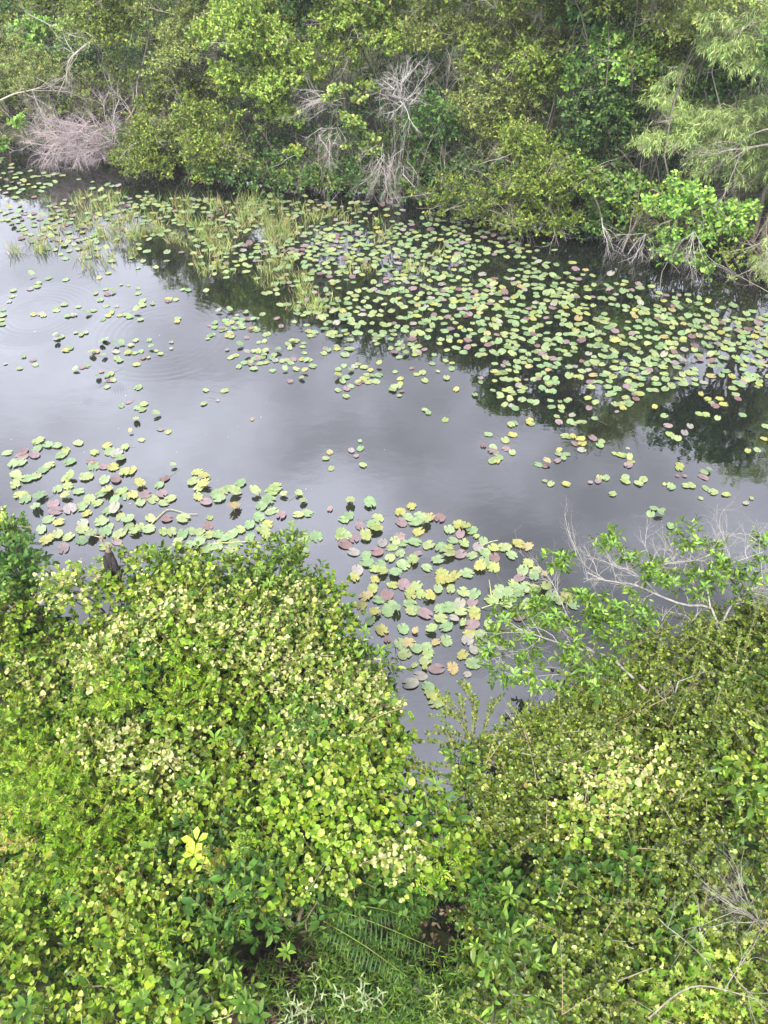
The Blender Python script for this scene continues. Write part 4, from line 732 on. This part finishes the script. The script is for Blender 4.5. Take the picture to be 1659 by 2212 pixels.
ROS = [(60, 2180, .2), (215, 1215, .13), (165, 1232, .14), (330, 1205, .13), (405, 1700, .17), (440, 1690, .15), (380, 2140, .19), (420, 2190, .2), (530, 2170, .2), (560, 2195, .19), (310, 2160, .17), (720, 1640, .13), (820, 1410, .14), (790, 1370, .13), (580, 1270, .14), (660, 1180, .13), (630, 1140, .13), (350, 1590, .15), (465, 1600, .15), (640, 1850, .14), (500, 1590, .14), (600, 1560, .14), (870, 1700, .14), (940, 1700, .14), (1130, 2000, .17), (1080, 2040, .17), (1160, 2080, .19), (1060, 2080, .16), (1170, 2040, .16), (1100, 1940, .15), (905, 1760, .14), (560, 1230, .12), (280, 1690, .14), (150, 1950, .16), (460, 1990, .16), (620, 2060, .15)]
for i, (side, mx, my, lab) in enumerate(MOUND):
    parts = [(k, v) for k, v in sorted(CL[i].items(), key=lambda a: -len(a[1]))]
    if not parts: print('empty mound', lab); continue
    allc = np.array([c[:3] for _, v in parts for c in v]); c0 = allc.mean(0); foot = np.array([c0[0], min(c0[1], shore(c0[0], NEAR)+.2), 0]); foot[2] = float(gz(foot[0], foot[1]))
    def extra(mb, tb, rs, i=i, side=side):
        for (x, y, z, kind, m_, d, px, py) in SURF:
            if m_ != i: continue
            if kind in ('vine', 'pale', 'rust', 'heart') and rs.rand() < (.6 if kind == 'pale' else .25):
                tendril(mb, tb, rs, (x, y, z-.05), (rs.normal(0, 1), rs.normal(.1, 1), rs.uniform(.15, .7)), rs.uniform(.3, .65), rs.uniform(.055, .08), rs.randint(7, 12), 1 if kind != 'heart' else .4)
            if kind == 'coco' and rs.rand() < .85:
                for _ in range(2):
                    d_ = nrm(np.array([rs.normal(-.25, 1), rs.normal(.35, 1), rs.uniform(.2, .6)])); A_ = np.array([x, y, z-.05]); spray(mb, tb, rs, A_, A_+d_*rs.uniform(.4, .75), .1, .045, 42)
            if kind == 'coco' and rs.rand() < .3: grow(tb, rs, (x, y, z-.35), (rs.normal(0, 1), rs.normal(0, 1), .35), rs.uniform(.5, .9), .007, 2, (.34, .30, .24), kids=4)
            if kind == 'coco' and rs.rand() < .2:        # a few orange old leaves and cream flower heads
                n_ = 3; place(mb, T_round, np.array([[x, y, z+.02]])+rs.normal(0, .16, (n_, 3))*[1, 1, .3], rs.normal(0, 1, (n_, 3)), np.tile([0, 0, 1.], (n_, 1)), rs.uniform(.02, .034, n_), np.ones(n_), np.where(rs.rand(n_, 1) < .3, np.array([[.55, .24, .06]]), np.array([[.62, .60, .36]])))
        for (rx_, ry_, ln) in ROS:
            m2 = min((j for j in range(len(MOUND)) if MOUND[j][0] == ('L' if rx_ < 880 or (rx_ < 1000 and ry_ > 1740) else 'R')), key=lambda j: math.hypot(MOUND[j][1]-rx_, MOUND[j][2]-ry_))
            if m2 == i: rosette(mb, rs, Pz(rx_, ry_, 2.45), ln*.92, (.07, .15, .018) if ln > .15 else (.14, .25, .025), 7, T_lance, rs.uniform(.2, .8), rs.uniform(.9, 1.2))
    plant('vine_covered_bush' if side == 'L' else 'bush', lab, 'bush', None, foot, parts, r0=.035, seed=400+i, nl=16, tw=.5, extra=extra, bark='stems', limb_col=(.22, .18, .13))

# pale-branched tree leaning over the water at right
rs = np.random.RandomState(900); Q = lambda a, b, z: Pz(829.5+a*.5, 1061.8+b*.5, z)
fy = Q(1470, 640, .4); foot = np.array([fy[0], min(fy[1], shore(fy[0], NEAR)+.5), .2]); t = thing('pale_branched_tree', foot, 'small tree with white branches and glossy leaves leaning over the near water at right', 'tree')
bm = MB(); WH = (.33, .315, .295)
BR = [([(1440, 590), (1410, 500), (1300, 490), (1190, 450), (1080, 402), (960, 385), (880, 350)], .034), ([(1455, 580), (1510, 480), (1590, 425), (1670, 385)], .034), ([(1130, 860), (1000, 735), (900, 690), (830, 670), (760, 655), (690, 632), (600, 600)], .036), ([(1080, 402), (1150, 350), (1230, 310), (1340, 300)], .018), ([(1410, 500), (1400, 400), (1450, 330), (1560, 290), (1640, 260)], .02), ([(1190, 450), (1130, 390), (1060, 340), (970, 310)], .018), ([(830, 670), (800, 560), (740, 420), (700, 360)], .016), ([(760, 655), (680, 640), (600, 690), (480, 720)], .014), ([(1235, 980), (1250, 900), (1272, 820)], .035), ([(860, 800), (760, 790), (640, 800)], .018), ([(1590, 425), (1600, 340), (1560, 260), (1610, 210)], .016), ([(1340, 300), (1260, 270), (1230, 240)], .010), ([(1480, 290), (1470, 220), (1460, 150)], .008), ([(960, 385), (880, 330), (840, 290), (830, 270)], .009), ([(1230, 310), (1150, 280), (1120, 210)], .009)]
for j, (pts, r) in enumerate(BR):
    r *= .66; P = spline([Q(a, b, 1.9+.12*k+.25*(r < .015)) for k, (a, b) in enumerate(pts)], 14); tubes(bm, P[None], np.linspace(r, r*.4, 14)[None], np.array(WH)*rs.uniform(.8, 1), 6)
    for q_ in range(10 if j < 8 else 5):
        k_ = rs.randint(3, 14); d = nrm(P[-1]-P[0])+rs.normal(0, .7, 3)*[1, 1, .5]; grow(bm, rs, P[k_], d, rs.uniform(.3, .75), max(.005, r*.3), 3, WH, kids=4, spread=.6, grav=.03, seg=4, wob=.22)
for (a, b) in ((1250, 300), (1300, 320), (1350, 300), (1420, 300), (1280, 350), (1560, 250), (1600, 230), (1330, 560), (1200, 560), (1000, 560), (880, 380), (1450, 250)):
    for _ in range(4): grow(bm, rs, Q(a, b, 2.2), (rs.normal(0, 1), rs.normal(.5, 1), rs.uniform(.1, .8)), rs.uniform(.3, .55), .0038, 3, (.36, .345, .33), kids=4, spread=.65, seg=4, wob=.25)
limbs(bm, rs, foot-[0, 0, .3], [Q(1440, 590, 1.9), Q(1130, 860, 1.9), Q(1235, 980, 1.9), Q(860, 800, 1.9)], .05, (.36, .34, .31), jit=.03)
bm.build('branches', M_bark, t, loc=foot, smooth=True)
LC = [(990, 240), (975, 205), (1060, 290), (1130, 320), (1160, 360), (1290, 195), (1340, 230), (1400, 250), (1450, 300), (1480, 340), (1380, 420), (1330, 380), (1250, 400), (1600, 320), (1640, 220), (1560, 380), (760, 290), (740, 310), (850, 450), (680, 470), (660, 500), (560, 510), (520, 560), (480, 640), (450, 690), (600, 720), (700, 560), (800, 590), (740, 540), (900, 560), (1000, 500), (1080, 480), (1110, 540), (780, 690), (880, 780), (700, 840), (560, 800), (940, 620), (1030, 600), (640, 760), (820, 720), (960, 700), (620, 640), (880, 480), (930, 520), (1500, 420), (1440, 380), (1190, 330), (900, 850), (980, 800)]
mb = MB(); cl = []
for (a, b) in LC:
    for _ in range(2): p = Q(a+rs.normal(0, 22), b+rs.normal(0, 16), 2.1+rs.uniform(0, .6)); r = rs.uniform(.13, .23); cl.append((*p, r, r, r*.6))
foliage(mb, bm, rs, cl, 'glossy', 1.25, 0, .85)
for (a, b) in LC[::2]: rosette(mb, rs, Q(a, b, 2.6), .12, (.16, .32, .045), 7)
mb.build('glossy_leaves', M_gloss, t, loc=foot)

# arching leafy sprays reaching over the inlet
SPR = [((1040, 1640), (940, 1490)), ((1010, 1600), (990, 1500)), ((1020, 1610), (1025, 1505)), ((1035, 1620), (1065, 1510)), ((1090, 1660), (1120, 1540)), ((1080, 1640), (940, 1570)), ((1060, 1650), (925, 1600)), ((1010, 1560), (960, 1540)), ((1150, 1660), (1140, 1560)), ((1100, 1700), (930, 1650)), ((1030, 1560), (1010, 1480)), ((1180, 1640), (1190, 1520)), ((1230, 1600), (1250, 1480)), ((1300, 1560), (1330, 1440)), ((1400, 1500), (1430, 1380)), ((1500, 1450), (1540, 1330)), ((1600, 1420), (1640, 1300)), ((1120, 1740), (960, 1690)), ((1010, 1700), (900, 1660))]
mb = MB(); tb = MB(); A0 = Pz(1150, 1720, 1.4)
for (a, b) in SPR:
    A = Pz(*a, 1.9); B = Pz(*b, 2.25); spray(mb, tb, rs, A, B)
    for k_ in range(2):
        f = rs.uniform(.3, .7); M_ = A+(B-A)*f; d = nrm(B-A)+rs.normal(0, .5, 3)*[1, 1, .4]; spray(mb, tb, rs, M_, M_+nrm(d)*rs.uniform(.25, .45))
    limbs(tb, rs, A0, [A], .014, (.26, .2, .12), jit=.04)
f0 = np.array([A0[0], min(A0[1], shore(A0[0], NEAR)), .3]); t = thing('arching_bush', f0, 'bush whose long arching sprays of round leaves reach out over the inlet', 'bush')
limbs(tb, rs, f0, [A0, A0+[.1, .1, -.1]], .03, (.24, .2, .13)); mb.build('round_leaves', M_gloss, t, loc=f0); tb.build('stems', M_bark, t, loc=f0, smooth=True)
# bare white twig nest, lower right
mb = MB(); c0 = Pz(1640, 1990, 1.7); foot = np.array([c0[0], c0[1], float(gz(c0[0], c0[1]))]); t = thing('dead_bush', foot, 'nest of white bare twigs among round leaves at the right border, low down', 'dead bush')
for _ in range(11):
    e_ = Pz(rs.uniform(1480, 1600), rs.uniform(1830, 1990), 2.4); d = e_-c0; grow(mb, rs, c0, d, np.linalg.norm(d)*1.0, .006, 3, (.36, .33, .30), kids=5, spread=.35, wob=.12)
for _ in range(8):
    a = Pz(rs.uniform(1240, 1600), rs.uniform(1950, 2190), 2.2); grow(mb, rs, a, (rs.normal(0, 1), rs.normal(0, .6), .1), rs.uniform(.5, 1.0), .006, 3, (.30, .27, .23), kids=4)
for pts in ([(1080, 2145), (1180, 2150), (1300, 2130), (1410, 2090)], [(1100, 1620), (1220, 1650), (1330, 1690)], [(1130, 1570), (1150, 1640), (1160, 1700)], [(1400, 2200), (1500, 2130), (1640, 2160)]):
    P = spline([Pz(a, b, 2.35) for a, b in pts], 12); tubes(mb, P[None], np.linspace(.011, .005, 12)[None], (.26, .23, .19), 5)
limbs(mb, rs, foot, [c0], .03, (.42, .38, .33)); mb.build('branches', M_bark, t, loc=foot)

# bright yellow-green shoot
p0 = Pz(425, 1840, 2.75); t = thing('leafy_shoot', p0*[1, 1, 0]+[0, 0, .3], 'bright yellow-green shoot of big leaves standing out of the near thicket', 'shoot'); mb = MB(); f0 = p0*[1, 1, 0]+[0, 0, .3]
for (a, b) in ((425, 1822), (420, 1850)):
    rosette(mb, rs, Pz(a, b, 2.85), .16, (.42, .56, .06), 6, T_obov, .35, 1.05)
rosette(mb, rs, Pz(438, 1868, 2.75), .10, (.34, .48, .06), 4, T_obov, .2, 1.3)
mb.build('leaves', M_leaf, t, loc=f0); mb = MB(); tubes(mb, spline([f0, p0*[1, 1, .5], p0+[0, 0, .05]], 8)[None], np.linspace(.014, .005, 8)[None], (.3, .34, .1), 5); mb.build('stem', M_bark, t, loc=f0)

# ground layer at the bottom: herbs, fern, dry litter, stones
T_herb = sh([(0, 0, 0), (-.085, .35, .02), (.085, .35, .02), (-.06, .7, 0), (.06, .7, 0), (0, 1, -.16)], [(0, 2, 1), (1, 2, 4), (1, 4, 3), (3, 4, 5)])
def herb(mb, tb, rs, p, ht, cols, ln=.11, n=16, lean=.25):
    p = np.array(p); d = nrm(np.array([rs.normal(0, lean), rs.normal(0, lean), 1])); P = spline([p, p+d*ht*.5+rs.normal(0, .03, 3), p+d*ht], 6); tubes(tb, P[None], np.linspace(.005, .002, 6)[None], (.22, .26, .08), 3)
    u = np.linspace(.15, 1, n)*5; i0 = np.clip(u.astype(int), 0, 4); pos = P[i0]+(P[i0+1]-P[i0])*(u-i0)[:, None]; an = np.arange(n)*2.4+rs.uniform(0, 6); dd = np.stack([np.cos(an), np.sin(an), rs.uniform(.1, .7, n)], 1)
    place(mb, T_herb, pos, dd, np.tile([0, 0, 1.], (n, 1)), ln*rs.uniform(.7, 1.15, n)*(1-.35*np.linspace(0, 1, n)), np.ones(n), pal(rs, n, cols, [1]*len(cols)))
mb = MB(); k_ = 0
while k_ < 640:
    px, py = rs.uniform(540, 1130), rs.uniform(1880, 2240); d1 = math.hypot((px-850)/210, (py-2100)/140)
    if d1 > 1.35 or (px > 925 and py < 2110 and rs.rand() < .8 and px < 1010) or (px < 720 and py < 2120 and rs.rand() < .75): continue
    
    if snoise(px, py, .03, 41) > .55: k_ += .3; continue
    k_ += 1; p = Pz(px, py, .4)
    herb(mb, mb, rs, p, rs.uniform(.15, .75), [(.07, .15, .018), (.14, .22, .035), (.035, .085, .012)], rs.uniform(.11, .18))
tag(mb.build('herbs', M_leaf), 'thin-leaved green herbs carpeting the ground at the bottom centre', 'herbs', kind='stuff')
for (px, py, h_, lab) in ((700, 2185, 1.1, 'silvery pale-leaved sapling at the bottom edge, nearest the brown litter'), (775, 2165, 1.25, 'taller silvery pale-leaved sapling at the bottom centre'), (650, 2215, .8, 'low silvery pale sapling at the bottom edge beside the glossy whorls'), (945, 2190, .7, 'pale yellow-green sapling at the bottom edge near the grey stones')):
    p = Pz(px, py+20, .4); t = thing('sapling', p, lab, 'sapling'); mb = MB(); tb = MB()
    for _ in range(4): herb(mb, tb, rs, p+rs.normal(0, .06, 3)*[1, 1, 0], h_*rs.uniform(.8, 1.1), [(.27, .35, .17), (.32, .39, .22)] if px < 900 else [(.34, .42, .12)], .15, 15, .2)
    mb.build('leaves', M_leaf, t, loc=p); tb.build('stem', M_bark, t, loc=p)
p = Pz(760, 1990, .5); t = thing('fern', p, 'dark green fern with long hanging fronds in the hollow at the bottom centre', 'fern'); mb = MB()
for (q0, q1) in (((680, 1950), (940, 2050)), ((700, 1990), (880, 2110)), ((720, 1950), (900, 1985))):
    A = Pz(*q0, 1.3); B = Pz(*q1, 1.1); P = spline([A, (A+B)/2+[0, 0, .12], B], 26); tubes(mb, P[None], np.linspace(.008, .003, 26)[None], (.2, .3, .06), 4); tg = nrm(np.gradient(P, axis=0)); sd = nrm(np.cross(tg, [0, 0, 1.]))
    for sg in (-1, 1): place(mb, T_herb, P, sd*sg+tg*.25-np.array([0, 0, .15]), np.tile([0, 0, 1.], (26, 1)), .27*np.sin(np.linspace(.5, 3.0, 26)), np.full(26, .42), np.tile([.035, .10, .018], (26, 1))*rs.uniform(.8, 1.2, (26, 1)))
mb.build('fronds', M_leaf, t, loc=p); mb = MB(); limbs(mb, rs, p, [Pz(700, 1960, 1.3), Pz(740, 1990, 1.3)], .02, (.12, .1, .05)); mb.build('stem', M_bark, t, loc=p)
mb = MB(); n = 1500; q_ = np.array([Pz(rs.normal(585, 34), rs.normal(2130, 45), .42) for _ in range(n)]); q_[:, 2] += rs.uniform(0, .14, n)
place(mb, T_obov, q_, rs.normal(0, 1, (n, 3))*[1, 1, .3], nrm(rs.normal(0, .8, (n, 3))+[0, 0, 1]), rs.uniform(.035, .12, n), np.full(n, .8), pal(rs, n, [(.085, .06, .04), (.05, .038, .025), (.14, .10, .07)], [3, 4, 1]))
n = 900; q_ = np.array([Pz(rs.uniform(560, 1150), rs.uniform(1960, 2250), .40) for _ in range(n)]); q_[:, 2] += rs.uniform(0, .06, n)
place(mb, T_obov, q_, rs.normal(0, 1, (n, 3))*[1, 1, .3], nrm(rs.normal(0, .5, (n, 3))+[0, 0, 1]), rs.uniform(.04, .09, n), np.full(n, 1.2), pal(rs, n, [(.13, .10, .06), (.20, .16, .10), (.08, .06, .04)], [3, 2, 2]))
tag(mb.build('leaf_litter', M_leaf), 'brown dry curled leaves lying in the dark hollow at the bottom', 'leaf litter', kind='stuff')
for (px, py, s, lab) in ((915, 2128, .11, 'larger pale grey stone among the herbs at the bottom'), (940, 2140, .07, 'smaller pale grey stone right of the larger one')):
    p = Pz(px, py, .5); mb = MB(); th, ph = np.meshgrid(np.linspace(0, 2*math.pi, 13)[:-1], np.linspace(.15, 3, 8)); rr = s*(1+.16*rs.normal(size=th.shape)); v = np.stack([rr*np.sin(ph)*np.cos(th)*1.3, rr*np.sin(ph)*np.sin(th), rr*np.cos(ph)*.6], -1).reshape(-1, 3); t_ = []
    for a in range(7):
        for b in range(12): c_, d_ = a*12+b, a*12+(b+1) % 12; t_ += [(c_, c_+12, d_+12), (c_, d_+12, d_)]
    v = np.concatenate([v, [[0, 0, s*.6], [0, 0, -s*.6]]]); t_ += [(96, b, (b+1) % 12) for b in range(12)]+[(97, 84+(b+1) % 12, 84+b) for b in range(12)]
    mb.add(v+p, t_, (.36, .35, .32)); tag(mb.build('stone', M_bark, loc=p), lab, 'stone')

# ---------------------------------------------------------------- the perched bird
B0 = Pz(244, 1222, 2.72); t = thing('bird', B0, 'dark waterbird with a long buff-brown neck perched on the bush tip, bill pointing left', 'bird')
S = [(.03, -.13, -.16, .016, .028), (.02, -.11, -.08, .022, .03), (.01, -.08, .02, .045, .045), (0, -.03, .12, .068, .07), (0, .0, .21, .072, .075), (.0, .02, .28, .055, .06), (.012, .03, .335, .032, .036), (.03, .035, .38, .021, .023), (.022, .035, .425, .018, .019), (-.012, .035, .455, .017, .018), (-.038, .035, .492, .016, .017), (-.04, .035, .535, .016, .017), (-.02, .035, .565, .018, .018), (-.014, .035, .585, .020, .019), (-.03, .035, .600, .021, .020), (-.052, .034, .606, .015, .014), (-.066, .034, .609, .006, .006)]
S = np.array(S); P = spline(S[:, :3], 64); r1 = np.interp(np.linspace(0, len(S)-1, 64), np.arange(len(S)), S[:, 3]); mb = MB(); tg = nrm(np.gradient(P, axis=0)); a_ = nrm(np.cross(tg, [0., 1, 0])); b_ = np.cross(a_, tg); an = np.linspace(0, 2*math.pi, 15)[:-1]
v = P[:, None]+(a_[:, None]*np.cos(an)[None, :, None]+b_[:, None]*np.sin(an)[None, :, None])*r1[:, None, None]; t_ = []
for i in range(63):
    for j in range(14): c_, d_ = i*14+j, i*14+(j+1) % 14; t_ += [(c_, d_, d_+14), (c_, d_+14, c_+14)]
zc = np.linspace(0, 1, 64)[:, None]; col = np.where(zc < .40, np.array([[.035, .03, .028]]), np.array([[.27, .21, .155]])); col = np.where((zc > .34) & (zc < .46), np.array([[.15, .115, .09]]), col); mb.add(v.reshape(-1, 3)*1.05+B0, t_, np.repeat(col, 14, 0)); mb.build('body', M_bark, t, loc=B0, smooth=True)
for sg in (-1, 1):
    mb = MB(); u = np.linspace(0, 1, 12); W = np.array([.01, -.02, .26])*(1-u[:, None])+np.array([.03, -.13, -.07])*u[:, None]+np.array([sg*.062, -.015, 0]); tubes(mb, (W*1.05+B0)[None], (.012+.036*np.sin(np.pi*np.clip(u*.9+.08, 0, 1)))[None], (.03, .028, .027), 8)
    n_ = 7; ff = W[3:10]+[sg*.03, -.02, 0]; place(mb, T_herb, ff*1.05+B0, np.tile([.0, -.3, -1.], (n_, 1)), np.tile([sg, -.5, .2], (n_, 1)), np.full(n_, .13), np.ones(n_)*1.5, np.tile([.20, .19, .18], (n_, 1))); mb.build('wing', M_bark, t, loc=B0, smooth=True)
    mb = MB(); tubes(mb, (spline([(sg*.03, 0, .1), (sg*.035, .02, .0), (sg*.03, .03, -.06)], 5)+B0)[None], np.array([[.014, .009, .007, .006, .006]]), (.12, .1, .06), 6)
    for f_ in (-.5, 0, .5): tubes(mb, (np.array([(sg*.03, .03, -.06), (sg*.03+f_*.04, .06, -.07), (sg*.03+f_*.06, .085, -.085)])+B0)[None], np.array([[.005, .004, .003]]), (.12, .1, .06), 4)
    mb.build('leg', M_bark, t, loc=B0)
    mb = MB(); mb_c = (S[14, :3]*1.05+[-.004, sg*.019, .004])+B0; th, ph = np.meshgrid(np.linspace(0, 2*math.pi, 9)[:-1], np.linspace(.05, 3.09, 6)); v = np.stack([np.sin(ph)*np.cos(th), np.sin(ph)*np.sin(th), np.cos(ph)], -1).reshape(-1, 3)*.0045+mb_c; t_ = []
    for a in range(5):
        for b in range(8): c_, d_ = a*8+b, a*8+(b+1) % 8; t_ += [(c_, c_+8, d_+8), (c_, d_+8, d_)]
    mb.add(v, t_, (.25, .03, .02)); mb.build('eye', M_gloss, t, loc=B0)
mb = MB(); tubes(mb, (spline([(-.058, .034, .606), (-.10, .032, .622), (-.15, .03, .645)], 6)*1.05+B0)[None], np.array([[.010, .0075, .006, .0045, .003, .001]]), (.55, .45, .22), 6); mb.build('bill', M_gloss, t, loc=B0)
mb = MB(); n_ = 6; place(mb, T_herb, np.tile([.02, -.10, -.02], (n_, 1))+B0, np.stack([np.linspace(-.25, .35, n_), np.full(n_, -.35), np.full(n_, -1.)], 1), np.tile([0, -1, .3], (n_, 1)), np.full(n_, .24), np.full(n_, 1.6), np.tile([.05, .045, .04], (n_, 1))); mb.build('tail', M_bark, t, loc=B0)
p1 = B0+[0, .03, -.075]; mb = MB(); tubes(mb, spline([p1+[-.5, -.25, -.5], p1+[-.2, -.05, -.08], p1, p1+[.22, .05, .02], p1+[.4, .1, .08]], 14)[None], np.linspace(.018, .006, 14)[None], (.25, .2, .14), 6)
for _ in range(3): grow(mb, rs, p1+[rs.uniform(-.2, .2), 0, 0], (rs.normal(0, 1), rs.normal(0, .5), .4), .3, .005, 2, (.3, .25, .18), kids=3)
limbs(mb, rs, [p1[0]-.8, min(p1[1]-.9, 6.9), .3], [p1+[-.5, -.25, -.5]], .035, (.25, .2, .14)); f0 = np.array([p1[0]-.8, min(p1[1]-.9, 6.9), .3]); tag(mb.build('perch_branch', M_bark, loc=f0, smooth=True), 'thin brown branch the dark bird is perched on', 'branch')

# ---------------------------------------------------------------- the damp air that pales the far bank
hz = MB(); x0, x1, y0, y1, z0, z1 = -45, 45, -12, 70, -3.0, 14.0
hz.add([(x, y, z) for x in (x0, x1) for y in (y0, y1) for z in (z0, z1)], [(0, 1, 3), (0, 3, 2), (4, 6, 7), (4, 7, 5), (0, 4, 5), (0, 5, 1), (2, 3, 7), (2, 7, 6), (0, 2, 6), (0, 6, 4), (1, 5, 7), (1, 7, 3)], (1, 1, 1))
m, n, l = newmat('haze'); n.remove(n['Principled BSDF']); v = n.new('ShaderNodeVolumePrincipled'); v.inputs['Color'].default_value = (.92, .95, 1, 1); v.inputs['Density'].default_value = .00085; v.inputs['Anisotropy'].default_value = .2
l.new(v.outputs[0], n['Material Output'].inputs['Volume']); tag(hz.build('haze', m), kind='stuff')
